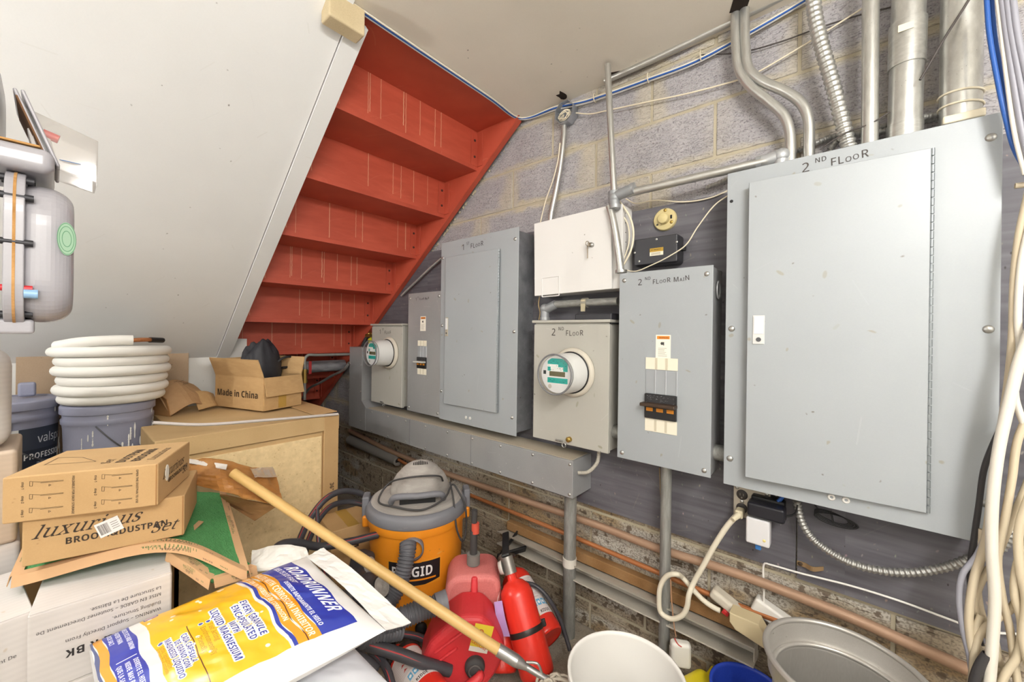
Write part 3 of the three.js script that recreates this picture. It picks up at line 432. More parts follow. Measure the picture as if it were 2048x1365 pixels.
// riser conduits
{ // EMT from the junction box to the white cabinet
  const q = P([[1129, 250], [1127, 280], [1120, 337], [1111, 387], [1102, 434], [1101, 452]], 1.525); pipe('emt_conduit', 'bent steel conduit from the junction box to the white cabinet', 'conduit', q, 0.0125, emt);
  const jb = onWall('junction_box', 'open octagonal steel junction box stuffed with white wires at the ceiling', 'junction box', onX(1131, 226, 1.51));
  const oct = new THREE.Shape(), ro = 0.052; for (let i = 0; i < 8; i++) { const a = (i + 0.5) / 8 * 6.283; oct[i ? 'lineTo' : 'moveTo'](Math.cos(a) * ro, Math.sin(a) * ro); } const inn = new THREE.Path(); for (let i = 0; i < 8; i++) { const a = (i + 0.5) / 8 * 6.283; inn[i ? 'lineTo' : 'moveTo'](Math.cos(a) * ro * 0.94, Math.sin(a) * ro * 0.94); } oct.closePath(); inn.closePath(); oct.holes.push(inn);
  mesh('box_side', new THREE.ExtrudeGeometry(oct, { depth: 0.045, bevelEnabled: false }).translate(0, 0, -0.03), galv, jb);
  mesh('box_back', new THREE.CylinderGeometry(ro, ro, 0.002, 8).rotateX(Math.PI / 2).rotateZ(Math.PI / 8).translate(0, 0, -0.029), galv, jb);
  for (let i = 0; i < 9; i++) { const a = rr(0, 6.28), r0 = rr(0.012, 0.036); mesh('wire', tube([0, 1, 2, 3, 4].map((k) => V(Math.cos(a + k * 0.9) * r0 + rr(-0.006, 0.006), Math.sin(a + k * 0.9) * r0 * 0.8 - 0.006, -0.012 + k * 0.006)), 0.0022, 24, 6), cream, jb); }
}
{ const q = P([[1215, 130], [1217, 170], [1222, 270], [1228, 382]], 1.42); pipe('emt_conduit', 'thin vertical conduit dropping from the ceiling to a corner fitting', 'conduit', q, 0.0125, emt); }
{ // LB fitting and the pipe to the big panel
  const p = onX(1229, 396, 1.405), g = thing('conduit_elbow', 'cast grey conduit corner fitting above the white cabinet', 'fitting', p);
  mesh('elbow_body', merge([rod(V(0, 0.025, -0.004), V(0, -0.03, 0.0), 0.021), rod(V(0, 0.004, 0), V(0, 0.018, 0.07), 0.02), new THREE.SphereGeometry(0.024, 16, 12)]), std(0x9a9da0, 0.5, 0.4), g);
  mesh('compression_nut', new THREE.CylinderGeometry(0.024, 0.024, 0.014, 6).translate(0, -0.036, 0.002), std(0xa6a8aa, 0.45, 0.5), g); mesh('compression_nut', new THREE.CylinderGeometry(0.022, 0.022, 0.014, 6).rotateX(Math.PI / 2).translate(0, 0.02, 0.072), std(0xa6a8aa, 0.45, 0.5), g);
  straight('rigid_conduit', 'slanting conduit from the corner fitting to the largest panel', 'conduit', onX(1250, 388, 1.41), onX(1540, 321, 1.46), 0.0145, emt);
  const e = onX(1556, 318, 1.465), h = thing('conduit_elbow', 'cast conduit corner fitting at the top of the largest panel', 'fitting', e);
  mesh('elbow_body', merge([rod(V(0, 0.0, -0.05), V(0, 0.006, 0.01), 0.021), rod(V(0, 0.006, 0.008), V(0, -0.06, 0.008), 0.02), new THREE.SphereGeometry(0.024, 16, 12).translate(0, 0.006, 0.008)]), std(0xb8babc, 0.45, 0.5), h);
  mesh('compression_nut', new THREE.CylinderGeometry(0.024, 0.024, 0.014, 6).rotateX(Math.PI / 2).translate(0, 0, -0.05), std(0xa6a8aa, 0.45, 0.5), h);
  const d = P([[1219, 412], [1226, 440], [1236, 500], [1242, 546]], 1.405); pipe('rigid_conduit', 'conduit slanting down in front of the white cabinet to the main switch box', 'conduit', d, 0.0145, emt);
  mesh('locknut', rod(d[3], d[3].clone().add(V(0, 0.01, 0)), 0.024, 0.024, 6), steel, scene.getObjectByName('rigid_conduit_001'));
}
{ // conduit between white cabinet and meter 2
  const X = 1.455, a = onX(1090, 618, X), e1 = onX(1112, 609, X), g = thing('conduit_elbow', 'grey conduit corner fitting standing on the 2nd floor meter box', 'fitting', V(X, a.y - 0.055, a.z));
  mesh('elbow_body', merge([rod(V(0, 0, 0), V(0, 0.055, 0), 0.02), rod(V(0, 0.05, 0), V(0, e1.y - a.y + 0.055, e1.z - a.z), 0.02), new THREE.SphereGeometry(0.023, 16, 12).translate(0, 0.055, 0)]), std(0x9a9da0, 0.5, 0.4), g);
  mesh('compression_nut', new THREE.CylinderGeometry(0.024, 0.024, 0.012, 6).translate(0, 0.01, 0), std(0xa6a8aa, 0.45, 0.5), g);
  const b = onX(1236, 603, X); const pp = straight('rigid_conduit', 'short level conduit under the white cabinet', 'conduit', e1, b, 0.016, dullPipe);
  mesh('coupling', new THREE.CylinderGeometry(0.021, 0.021, 0.024, 16).rotateX(Math.PI / 2), std(0xa19c8e, 0.5, 0.4), pp, V(X, (e1.y + b.y) / 2, (e1.z + b.z) / 2)); mesh('strap', rbox(0.004, 0.05, 0.02, 0.001), std(0xbdb396, 0.6), pp, V(X - 0.018, (e1.y + b.y) / 2 - 0.012, (e1.z + b.z) / 2));
}
// twin offset conduits into the big panel
const twin = (pts, label) => { pipe('emt_conduit', label, 'conduit', P(pts, 1.475), 0.0145, emt, null, 70); };
twin([[1471, -20], [1471, 20], [1472, 90], [1478, 140], [1500, 172], [1540, 205], [1568, 232], [1579, 262], [1581, 318], [1581, 335]], 'bent conduit with an offset entering the largest panel, beside its twin');
twin([[1489, -20], [1489, 10], [1491, 90], [1498, 138], [1524, 162], [1572, 184], [1602, 206], [1616, 236], [1618, 300], [1618, 330]], 'bent conduit with an offset entering the largest panel, nearer the flexible conduit');
{ const o = mesh('flexible_conduit', ribbed(P([[1624, -30], [1630, 30], [1643, 90], [1660, 150], [1675, 205], [1690, 265], [1700, 305]], 1.462), 0.0195, 0.016, 0.09, 18, 6), emt); tag(o, 'thick ribbed flexible steel conduit entering the top of the largest panel', 'conduit'); }
straight('emt_conduit', 'straight vertical conduit between the flexible conduit and the wide pipe', 'conduit', onX(1742, -60, 1.455), onX(1739, 300, 1.455), 0.0185, emt);
{ const a = onX(1820, -80, 1.47), b = onX(1808, 290, 1.47), g = thing('wide_conduit', 'wide steel conduit with a coupling above the largest panel', 'conduit', V(0, 0, 0)); mesh('pipe', rod(b, a, 0.034, 0.034, 28), emt, g);
  const q = (t) => b.clone().lerp(a, t); mesh('coupling', rod(q(0.42), q(0.66), 0.0375, 0.0375, 28), emt, g); mesh('lower_collar', rod(q(0.0), q(0.11), 0.0365, 0.0365, 28), emt, g);
  const o = mesh('paper_tag', rbox(0.001, 0.018, 0.03, 0.0003), cream, g, q(0.6).add(V(-0.039, 0, -0.006))); }
{ const a = onX(1924, -80, 1.47), b = onX(1920, 260, 1.47), g = thing('wide_conduit', 'wide steel conduit with cream cable ties near the cord bundle', 'conduit', V(0, 0, 0)); mesh('pipe', rod(b, a, 0.037, 0.037, 28), emt, g); for (const t of [0.13, 0.2]) { const p = b.clone().lerp(a, t); mesh('cable_tie', new THREE.TorusGeometry(0.0385, 0.0025, 6, 28).rotateX(Math.PI / 2 + 0.12).translate(p.x, p.y, p.z), cream, g); } mesh('bushing', rbox(0.02, 0.02, 0.07, 0.004), cream, g, b.clone().add(V(-0.036, 0.016, 0))); }
// armoured cables behind the pipes above the big panel
const armor = std(0xa9a8a4, 0.45, 0.7);
const bx = (pts, X, r, label, name = 'armored_cable') => tag(mesh(name, ribbed(P(pts, X), r * 1.1, 0.011, 0.13, 12, 6), armor), label, 'cable', 'armoured steel cables');
bx([[1412, 376], [1440, 365], [1500, 335], [1600, 300], [1660, 275], [1720, 262], [1790, 250], [1860, 240], [1910, 232]], 1.522, 0.008, 'spiral armoured cable running behind the conduits above the largest panel');
bx([[1660, 300], [1680, 278], [1720, 266], [1770, 262], [1800, 248], [1880, 228], [1910, 225]], 1.505, 0.008, 'spiral armoured cable crossing behind the wide conduits');
bx([[803, 592], [815, 580], [840, 556], [862, 535], [884, 516]], 1.50, 0.0075, 'spiral armoured cable rising from the 1st floor main box to the 1st floor panel');
bx([[1594, 1003], [1598, 1025], [1606, 1050], [1625, 1078], [1660, 1105], [1705, 1128], [1760, 1142], [1820, 1146], [1880, 1138], [1930, 1122], [1985, 1098], [2048, 1060]], 1.47, 0.0105, 'spiral armoured cable looping below the largest panel');
bx([[2048, 1010], [2030, 1050], [2008, 1085], [1985, 1108]], 1.42, 0.012, 'spiral armoured cable end behind the white cords');
// cables along the ceiling edge
const blueM = std(0x2a5cab, 0.45), whiteCab = std(0xe2dccd, 0.5), greyCab = std(0xb8b6b4, 0.5), darkCab = std(0x4a4441, 0.55);
const alongCeil = (off, dy, m, r, label, name) => { const A = [[0.55, -1.252], [0.9, -1.254], [1.3, -1.256], [1.5, -1.262]].map(([x, z]) => V(x, CEIL - 0.006 + dy * 0.3, z - off)); const B = [[1111, 216], [1167, 204], [1223, 186], [1295, 160], [1390, 124], [1495, 68], [1602, 6], [1660, -30]].map(([x, y]) => onX(x, y + dy * -700, WX - 0.02)); pipe(name, label, 'cable', [...A, V(1.525, CEIL - 0.01 + dy, -1.22), ...B], r, m, 'cables along the ceiling edge', 90, 8); };
alongCeil(0.0, 0.0, blueM, 0.0032, 'blue network cable along the ceiling edge and wall top', 'network_cable');
alongCeil(-0.007, 0.004, whiteCab, 0.0035, 'white cable beside the blue one along the ceiling edge', 'white_cable');
alongCeil(0.006, -0.006, greyCab, 0.0028, 'thin grey cable along the ceiling edge', 'grey_cable');
pipe('ceiling_conduit', 'level steel conduit in the corner of block wall and ceiling', 'conduit', [onX(1210, 162, WX - 0.03), onX(1300, 122, WX - 0.03), onX(1400, 74, WX - 0.03), onX(1478, 36, WX - 0.03), onX(1600, -25, WX - 0.03)], 0.0125, emt);
let tieN = 0; const tieLabels = ['cream cable tie round the cables between the thin vertical conduit and the twin conduits', 'cream cable tie round the cables close to the twin offset conduits', 'cream cable tie round the cables beside the junction box'];
for (const [px, py] of [[1297, 156], [1402, 112], [1190, 196]]) { const p = onX(px, py, WX - 0.022); tag(mesh('cable_tie', new THREE.TorusGeometry(0.017, 0.002, 6, 20).rotateY(0.1), cream, scene, p), tieLabels[tieN++], 'cable tie', 'cable ties under the ceiling'); }
// loose wires over the block wall
const wire = (pts, X, r, m, label, name = 'wire') => pipe(name, label, 'wire', P(pts, X), r, m, null, pts.length * 10, 6);
wire([[1152, 226], [1180, 228], [1215, 221], [1290, 205], [1380, 186], [1470, 162], [1500, 152], [1600, 95], [1720, 20], [1800, -30]], 1.52, 0.0028, cream, 'cream wire strung from the junction box across the block wall');
wire([[1400, 110], [1480, 105], [1560, 84], [1640, 55], [1720, 30], [1800, 10]], 1.53, 0.0022, darkCab, 'dark thin wire strung across the block wall');
wire([[1840, 160], [1858, 130], [1890, 75], [1925, 20], [1950, -20]], 1.42, 0.0028, darkCab, 'dark wire slanting in front of the wide conduits');
wire([[1640, 300], [1660, 285], [1700, 262], [1740, 248], [1780, 224]], 1.44, 0.002, darkCab, 'dark wire lying over the conduits at the panel top');
wire([[1120, 286], [1116, 320], [1106, 360], [1092, 400], [1082, 440], [1081, 446]], 1.515, 0.003, cream, 'cream wire hanging beside the bent conduit down to the white cabinet');
wire([[1232, 395], [1246, 412], [1262, 440], [1267, 470], [1262, 500], [1250, 525], [1240, 540]], 1.44, 0.004, cream, 'cream cable looping past the side of the white cabinet');
wire([[1228, 398], [1238, 420], [1256, 450], [1258, 485], [1248, 520]], 1.45, 0.003, cream, 'thin cream cable inside the loop by the white cabinet');
wire([[1252, 398], [1270, 407], [1310, 401], [1370, 404], [1420, 396], [1460, 380]], 1.515, 0.0026, cream, 'cream wire running level above the round buzzer');
wire([[1458, 390], [1430, 410], [1395, 455], [1372, 490], [1340, 512], [1300, 532], [1270, 543], [1245, 538], [1232, 530]], 1.43, 0.0022, cream, 'cream wire sagging in front of the black control box');
wire([[1079, 594], [1077, 610], [1080, 625], [1078, 640]], 1.46, 0.0025, std(0xb79c70, 0.6), 'tan wire below the white cabinet', 'wire');
wire([[1319, 936], [1321, 980], [1323, 1020], [1322, 1060]], 1.47, 0.0022, std(0xa08a6a, 0.7), 'tan wire beside the conduit below the main switch box');
wire([[1341, 1160], [1344, 1210], [1348, 1250], [1352, 1275]], 1.43, 0.002, std(0xb58a6a, 0.6), 'thin tan wire leading to the hanging white detector');
wire([[1540, 1012], [1555, 1005], [1572, 985]], 1.47, 0.006, blueM, 'blue network cable behind the power adapter', 'network_cable');
wire([[1595, 1010], [1590, 1028], [1570, 1033], [1556, 1028]], 1.46, 0.0025, blackPlastic, 'thin black lead of the power adapter');
{ const g = thing('black_wire_coil', 'small tied coil of black wire under the largest panel', 'wire', onX(1664, 1034, 1.50), -Math.PI / 2); for (let i = 0; i < 4; i++) mesh('loop', new THREE.TorusGeometry(0.026 + i * 0.002, 0.0022, 6, 30).scale(1.5, 0.5, 1).rotateZ(-0.2 + i * 0.05).translate(i * 0.003, -i * 0.002, i * 0.003), blackPlastic, g); mesh('tie', rbox(0.004, 0.03, 0.014, 0.001).rotateZ(0.2), blackPlastic, g); mesh('lead', tube([V(-0.03, 0.01, 0), V(-0.045, 0.03, 0), V(-0.05, 0.05, -0.005)], 0.002, 10, 6), blackPlastic, g); }
// galvanised down pipes
{ const g = thing('galvanized_pipe', 'galvanized pipe from the trough end down to the floor, with a tape wrap', 'pipe', V(1.45, 0, onX(1141, 1000, 1.45).z)); mesh('pipe', rod(V(0, 0, 0), V(0, 0.63, 0), 0.0265), dullPipe, g); mesh('tape_wrap', rod(V(0, 0.30, 0), V(0, 0.335, 0), 0.0295), std(0xd8d2c8, 0.8), g); }
{ const z = onX(1331, 1000, 1.45).z, g = thing('galvanized_pipe', 'galvanized pipe from the main switch box down to the floor', 'pipe', V(1.455, 0, z)); mesh('pipe', rod(V(0, 0, 0), V(0, 0.825, 0), 0.019), dullPipe, g); mesh('clamp', rod(V(0, 0.27, 0), V(0, 0.295, 0), 0.023), dullPipe, g); }
// copper pipes and foam
const copper = mapped(paintTex([178, 114, 70], { mott: 26, f: 10, specks: 90, speck: [120, 70, 40], stains: 60, stain: [206, 160, 120] }), 0.5, 0.35), copperPale = mapped(paintTex([166, 134, 110], { mott: 22, f: 8, specks: 120, speck: [130, 84, 56], stains: 90, stain: [206, 186, 166] }), 0.6, 0.2);
pipe('copper_pipe', 'thick dusty copper pipe along the foot of the block wall', 'pipe', P([[700, 862], [780, 902], [900, 950], [1046, 1000], [1200, 1053], [1312, 1096], [1480, 1150], [1712, 1240], [1790, 1275], [1940, 1342], [2048, 1395]], 1.50), 0.0155, copperPale, 'copper pipes on the block wall', 120, 14);
pipe('copper_pipe', 'thin orange copper pipe below the thicker one', 'pipe', P([[790, 916], [880, 966], [963, 1000], [1129, 1067], [1312, 1144], [1450, 1202], [1604, 1260], [1700, 1300]], 1.50), 0.0095, copper, 'copper pipes on the block wall', 100, 12);
{ const a = onX(700, 880, 1.50), b = onX(796, 922, 1.50), o = mesh('pipe_insulation', rod(a, b, 0.034, 0.034, 18), std(0x77736e, 0.95)); tag(o, 'grey foam insulation sleeve on the copper pipe', 'insulation'); mesh('core_hole', rod(b, b.clone().add(V(0, -0.001, 0.003)), 0.02, 0.02, 16), blackPlastic, o); }
// rail at the foot of the wall
{ const z0 = -1.31, z1 = -0.215, y = 0.30, L = z1 - z0, g = thing('wall_rail', 'dusty metal channel with a wooden strip low on the block wall', 'rail', V(1.49, y, (z0 + z1) / 2), -Math.PI / 2);
  mesh('wood_strip', metreUV(rbox(L - 0.03, 0.042, 0.035, 0.003, 1)).translate(-0.01, 0.018, -0.034), mapped(paintTex([146, 110, 70], { mott: 20, f: 12, specks: 100 }), 0.85), g);
  const dust = mapped(paintTex([190, 184, 172], { mott: 14, f: 10, specks: 200, speck: [120, 108, 92] }), 0.8, 0.1);
  const s = new THREE.Shape([[-0.05, 0.012], [0.03, -0.012], [0.03, -0.016], [-0.048, 0.006]].map(([a, b]) => new THREE.Vector2(a, b))), s2 = new THREE.Shape([[-0.05, -0.046], [0.036, -0.062], [0.042, -0.05], [0.045, -0.05], [0.038, -0.068], [-0.05, -0.052]].map(([a, b]) => new THREE.Vector2(a, b)));
  const ex = (sh) => metreUV(new THREE.ExtrudeGeometry(sh, { depth: L, bevelEnabled: false })).translate(0, 0, -L / 2).rotateY(-Math.PI / 2).rotateY(Math.PI);
  mesh('upper_flange', ex(s), dust, g); mesh('lower_lip', ex(s2), dust, g); mesh('channel_back', metreUV(rbox(L, 0.06, 0.006, 0.001, 1)).translate(0, -0.03, -0.046), std(0x3a332c, 0.9), g);
  for (const x of [L / 2 - 0.003]) mesh('end_cap', rbox(0.004, 0.07, 0.07, 0.001, 1).translate(x, -0.03, -0.012), dust, g);
}
// small things low on the wall
{ const p = onX(1618, 1133, 1.519), g = onWall('pipe_strap', 'bent rusty pipe strap screwed to the plywood', 'strap', p); mesh('strap', sheet([[V(-0.03, 0.006, 0), V(-0.01, 0.006, 0), V(0.01, 0.008, 0.014), V(0.035, 0.014, 0.004)], [V(-0.03, -0.008, 0), V(-0.01, -0.008, 0), V(0.01, -0.006, 0.014), V(0.035, 0.002, 0.004)]], 0.002, 12, 2), std(0x8f7452, 0.8, 0.2), g); mesh('screw', screwGeo, std(0x4a3a2c, 0.7, 0.4), g, V(-0.022, -0.001, 0.001)); }
pipe('white_wire', 'stiff white wire running along the lower edge of the plywood', 'wire', [...P([[1527, 1222], [1528, 1180], [1529, 1128]], 1.505), ...P([[1540, 1130], [1600, 1147], [1700, 1172], [1800, 1203], [1900, 1240], [1960, 1262], [2048, 1270]], 1.50)], 0.003, white, null, 110, 6);
{ const p = onX(1492, 1222, 1.515), g = onWall('cord_reel', 'flat off-white outlet strip with a red switch on the wall', 'power strip', onX(1468, 1216, 1.49)); const m = mapped(paintTex([206, 198, 182], { mott: 12, specks: 120 }), 0.6); mesh('case', rbox(0.15, 0.036, 0.05, 0.012, 3).rotateZ(-0.42), m, g); mesh('switch', rbox(0.02, 0.014, 0.01, 0.002).rotateZ(-0.42).translate(-0.02, -0.014, 0.024), std(0xc02a2c, 0.4), g);
  const w = onWall('cord_cover', 'white plastic block behind the thin copper pipe', 'cover', onX(1548, 1232, 1.515)); mesh('case', rbox(0.12, 0.05, 0.04, 0.008, 2).rotateZ(-0.36), white, w); }
{ const g = onWall('sensor_box', 'cream plastic sensor box on the rail', 'sensor', onX(1497, 1250, 1.455)); const s = new THREE.Shape([[-0.045, 0.03], [0.03, 0.03], [0.045, 0.005], [0.045, -0.03], [-0.03, -0.012], [-0.045, 0.005]].map(([a, b]) => new THREE.Vector2(a, b))); mesh('case', new THREE.ExtrudeGeometry(s, { depth: 0.05, bevelEnabled: true, bevelSize: 0.003, bevelThickness: 0.003, bevelSegments: 2 }).translate(0, 0, -0.02), std(0xd2c29c, 0.5), g); }
{ const g = onWall('detector_box', 'white plastic detector hanging from a thin wire by the pipe', 'detector', onX(1361, 1308, 1.42)); const wm = std(0xe2dfd8, 0.45); g.rotation.y = -Math.PI / 2 + 0.5; mesh('case', rbox(0.066, 0.085, 0.034, 0.012, 3), wm, g); mesh('grille', merge([0, 1, 2, 3, 4, 5].map((k) => rbox(0.002, 0.05, 0.006, 0.0008, 1).translate(-0.034, -0.01, -0.012 + k * 0.005))), std(0xb9b4aa, 0.6), g); mesh('wire_lead', tube([V(-0.02, 0.05, 0), V(-0.012, 0.04, 0.012), V(0, 0.035, 0.016)], 0.002, 10, 6), std(0xc04038, 0.5), g); }
// thick white extension cord from the plug
pipe('extension_cord', 'thick white extension cord hanging in a loop from the receptacle', 'cord', [...P([[1472, 1033], [1455, 1052], [1430, 1090], [1405, 1135], [1388, 1165]], 1.44), ...P([[1378, 1190], [1374, 1215], [1364, 1232], [1340, 1238], [1322, 1226], [1318, 1200], [1322, 1170], [1335, 1152], [1352, 1149]], 1.425), ...P([[1364, 1155], [1382, 1175], [1405, 1200], [1428, 1216], [1440, 1222]], 1.47)], 0.0085, std(0xe4dcc8, 0.5), null, 150, 12);
// wall things near the stair foot
{ const g = thing('water_pipe', 'thin steel water pipe with a red-handled valve under the stair', 'pipe', V(0, 0, 0)); const z = -2.70, a = onZ(700, 709, z), b = onZ(616, 711, z), c = onZ(610, 718, z), d = onZ(609, 800, z); mesh('pipe', tube([a, b.clone().lerp(a, 0.2), b, c, c.clone().lerp(d, 0.15), d], 0.0095, 60, 10), dullPipe, g); const v = onZ(609, 748, z); mesh('valve_body', merge([rod(up(v, -0.05), up(v, 0.03), 0.016), new THREE.CylinderGeometry(0.02, 0.02, 0.02, 6).translate(v.x, v.y - 0.05, v.z), new THREE.CylinderGeometry(0.02, 0.02, 0.016, 6).translate(v.x, v.y + 0.02, v.z)]), brass, g); mesh('valve_handle', rbox(0.018, 0.085, 0.008, 0.003).translate(v.x + 0.026, v.y + 0.04, v.z + 0.022), std(0xa82a2c, 0.45), g); }
{ const z = -2.96, a = onZ(590, 736, z), b = onZ(700, 730, z); straight('drain_pipe', 'grey mottled pipe crossing under the stair', 'pipe', V(0.72, a.y, z), V(1.47, b.y, z), 0.042, mapped(paintTex([150, 150, 154], { mott: 40, f: 10, specks: 200, speck: [70, 70, 74] }), 0.6, 0.3)); }
bx([[698, 726], [690, 738], [664, 752], [640, 766], [618, 778], [606, 796]], 1.33, 0.0085, 'spiral armoured cable under the stair beside the valve');
{ const g = thing('brass_valve', 'small brass valve with a yellow tag beside the 1st floor meter', 'valve', onX(738, 672, 1.46)); mesh('body', merge([rod(V(0, 0, -0.03), V(0, 0, 0.03), 0.014), rod(V(0, 0, 0), V(0, 0.02, 0), 0.01)]), brass, g); mesh('lever', rbox(0.006, 0.008, 0.05, 0.002).rotateX(0.5).translate(0, 0.024, 0.02), brass, g); mesh('tag', rbox(0.002, 0.03, 0.045, 0.0008).rotateX(-0.3).translate(-0.012, -0.03, 0.035), std(0xd8d820, 0.6), g); mesh('black_pipe', rod(V(0, -0.005, -0.03), V(0, -0.14, -0.14), 0.011), std(0x3a3a3c, 0.5), g); }
// ---------- gas meter hanging at the left ----------
{
  const Z = -1.36, c = onZ(36, 500, Z), g = thing('gas_meter', 'grey gas meter with bolted shell and clear index cover', 'gas meter', c);
  const gm = mapped(paintTex([172, 170, 176], { mott: 3, specks: 20, scratches: 10 }), 0.25, 0, {});
  const tan = mapped(paintTex([186, 140, 84], { mott: 22, f: 30, specks: 100 }), 0.9);
  const rr2 = (w, h, r) => { const s = new THREE.Shape(); s.moveTo(-w / 2 + r, -h / 2); s.lineTo(w / 2 - r, -h / 2); s.quadraticCurveTo(w / 2, -h / 2, w / 2, -h / 2 + r); s.lineTo(w / 2, h / 2 - r); s.quadraticCurveTo(w / 2, h / 2, w / 2 - r, h / 2); s.lineTo(-w / 2 + r, h / 2); s.quadraticCurveTo(-w / 2, h / 2, -w / 2, h / 2 - r); s.lineTo(-w / 2, -h / 2 + r); s.quadraticCurveTo(-w / 2, -h / 2, -w / 2 + r, -h / 2); return s; };
  const slab = (w, h, r, d, b) => new THREE.ExtrudeGeometry(rr2(w, h, r), { depth: d, bevelEnabled: b > 0, bevelSize: b, bevelThickness: b * 1.1, bevelSegments: 10, curveSegments: 14 }).rotateY(Math.PI / 2);   // extruded along +x
  mesh('shell_half', slab(0.17, 0.22, 0.06, 0.008, 0.035).translate(0.032, -0.01, 0), gm, g);
  mesh('shell_half', slab(0.17, 0.22, 0.06, 0.05, 0.035).translate(-0.13, -0.01, 0), gm, g);
  mesh('flange', slab(0.25, 0.31, 0.09, 0.022, 0.002).translate(-0.012, -0.005, 0), gm, g);
  mesh('gasket', slab(0.256, 0.316, 0.092, 0.004, 0).translate(-0.003, -0.005, 0), tan, g);
  for (const [y, z] of [[0.13, 0.09], [0.09, 0.118], [0, 0.122], [-0.09, 0.118], [-0.14, 0.08], [-0.15, 0.02], [-0.15, -0.04], [0.145, 0.0]]) mesh('bolt', new THREE.CylinderGeometry(0.007, 0.007, 0.046, 6).rotateZ(Math.PI / 2).translate(0.0, y, z), y === -0.09 ? std(0xc8323a, 0.4) : std(0x3c3c40, 0.5, 0.5), g);
  mesh('seal_cap', merge([rod(V(0.012, -0.1, 0.122), V(0.03, -0.1, 0.122), 0.009)]), std(0x8fb6da, 0.3), g);
  mesh('foot', rbox(0.05, 0.03, 0.05, 0.006).translate(0.0, -0.165, 0.05), gm, g);
  print(g, 'approval_seal', 0.046, 0.075, V(0.0675, 0.02, 0.1115), [0, 0.785, 0], 3000, (c, W, H) => { c.fillStyle = '#b9dfc2'; c.beginPath(); c.ellipse(W / 2, H / 2, W * 0.42, H * 0.46, 0, 0, 7); c.fill(); c.strokeStyle = '#6fae84'; c.lineWidth = W * 0.03; for (const k of [0.4, 0.32, 0.2]) { c.beginPath(); c.ellipse(W / 2, H / 2, W * k, H * k * 1.08, 0, 0, 7); c.stroke(); } });
  // upper housing with its own gasket and the index window
  const h = new THREE.Group(); h.name = 'valve_housing'; h.position.set(0.0, 0.235, 0); g.add(h);
  mesh('cover', slab(0.18, 0.12, 0.045, 0.12, 0.016).translate(-0.16, 0.045, 0), gm, h);
  mesh('lower_collar', rbox(0.2, 0.05, 0.22, 0.018, 3).translate(-0.05, -0.06, 0), gm, h);
  mesh('side_gasket', rbox(0.2, 0.004, 0.205, 0.001).translate(-0.07, -0.032, 0), tan, h);
  mesh('index_plate', merge([rbox(0.006, 0.15, 0.15, 0.003).translate(0, 0, 0), rbox(0.006, 0.15, 0.15, 0.003).translate(0.01, -0.002, 0)]).rotateZ(0.34), gm, h, V(0.02, 0.012, 0.0));
  mesh('index_gasket', rbox(0.004, 0.15, 0.15, 0.001).rotateZ(0.34), std(0x6e4e34, 0.9), h, V(0.023, -0.001, 0));
  const clear = new THREE.MeshPhysicalMaterial({ color: 0xeeecea, roughness: 0.08, transmission: 0.9, thickness: 0, ior: 1.45 });
  const sh = new THREE.Shape([[0.0, -0.045], [0.075, -0.062], [0.075, 0.03], [-0.028, 0.062]].map(([a, b]) => new THREE.Vector2(a, b)));
  const hole = sh.clone(); mesh('index_cover', new THREE.ExtrudeGeometry(sh, { depth: 0.1, bevelEnabled: true, bevelSize: 0.003, bevelThickness: 0.003, bevelSegments: 2 }).translate(0.036, -0.006, -0.05), clear, h);
  mesh('index_dial', rbox(0.03, 0.05, 0.07, 0.003).rotateZ(0.2).translate(0.03, 0, 0), std(0xd9d6d4, 0.5), h);
  mesh('red_seal', rod(V(0.032, 0.02, 0.03), V(0.055, 0.014, 0.03), 0.009), std(0xd83a34, 0.35), h);
  mesh('blue_badge', new THREE.CylinderGeometry(0.016, 0.016, 0.001, 20).scale(1, 1, 0.5).rotateX(0.3).translate(0.072, -0.036, 0.054), std(0x2f74b8, 0.4), h);
  // supply pipe to the side wall
  mesh('inlet_pipe', merge([rod(V(-0.09, 0.2, -0.06), V(-0.09, 0.48, -0.06), 0.024), rod(V(-0.09, 0.47, -0.06), V(-1.02, 0.47, -0.06), 0.024)]), std(0x8f9094, 0.5, 0.4), g);
}
// ---------- stacked white cartons ----------
const cartonTex = tex(512, 512, (c, w, h) => { const im = c.createImageData(w, h); for (let j = 0; j < h; j++) for (let i = 0; i < w; i++) { const n = (tn(i / w, j / h, 8, 4) - 0.5) * 18 + (Math.sin(j * 0.8) * 2), k = (j * w + i) * 4; im.data[k] = 214 + n; im.data[k + 1] = 208 + n; im.data[k + 2] = 204 + n; im.data[k + 3] = 255; } c.putImageData(im, 0, 0); for (let i = 0; i < 26; i++) { c.fillStyle = `rgba(150,110,60,${rr(0.15, 0.5)})`; c.beginPath(); c.ellipse(rnd() * w, rnd() * h, rr(1, 8), rr(1, 3), rnd(), 0, 7); c.fill(); } for (let i = 0; i < 50; i++) { c.strokeStyle = `rgba(140,130,125,${rr(0.1, 0.4)})`; c.lineWidth = rr(0.5, 1.3); const x = rnd() * w, y = rnd() * h; c.beginPath(); c.moveTo(x, y); c.lineTo(x + rr(-40, 40), y + rr(-10, 10)); c.stroke(); } });
const carton = mapped(cartonTex, 0.8);
const warnText = (c, W, H, flip) => { c.save(); if (flip) { c.translate(W, H); c.rotate(Math.PI); } ink(c, 'CP56 F & R BK', W * 0.06, H * 0.2, H * 0.2, '#2b2626', 'sans-serif', 'bold'); [['WARNING – Support Directly From', 0.4], ['Building Structure.', 0.53], ['MISE EN GARDE – Soutenez Directement De', 0.7], ['La Structure De La Bâtisse.', 0.83]].forEach(([s, y]) => ink(c, s, W * 0.06, H * y, H * 0.085, '#3a3535')); c.restore(); };
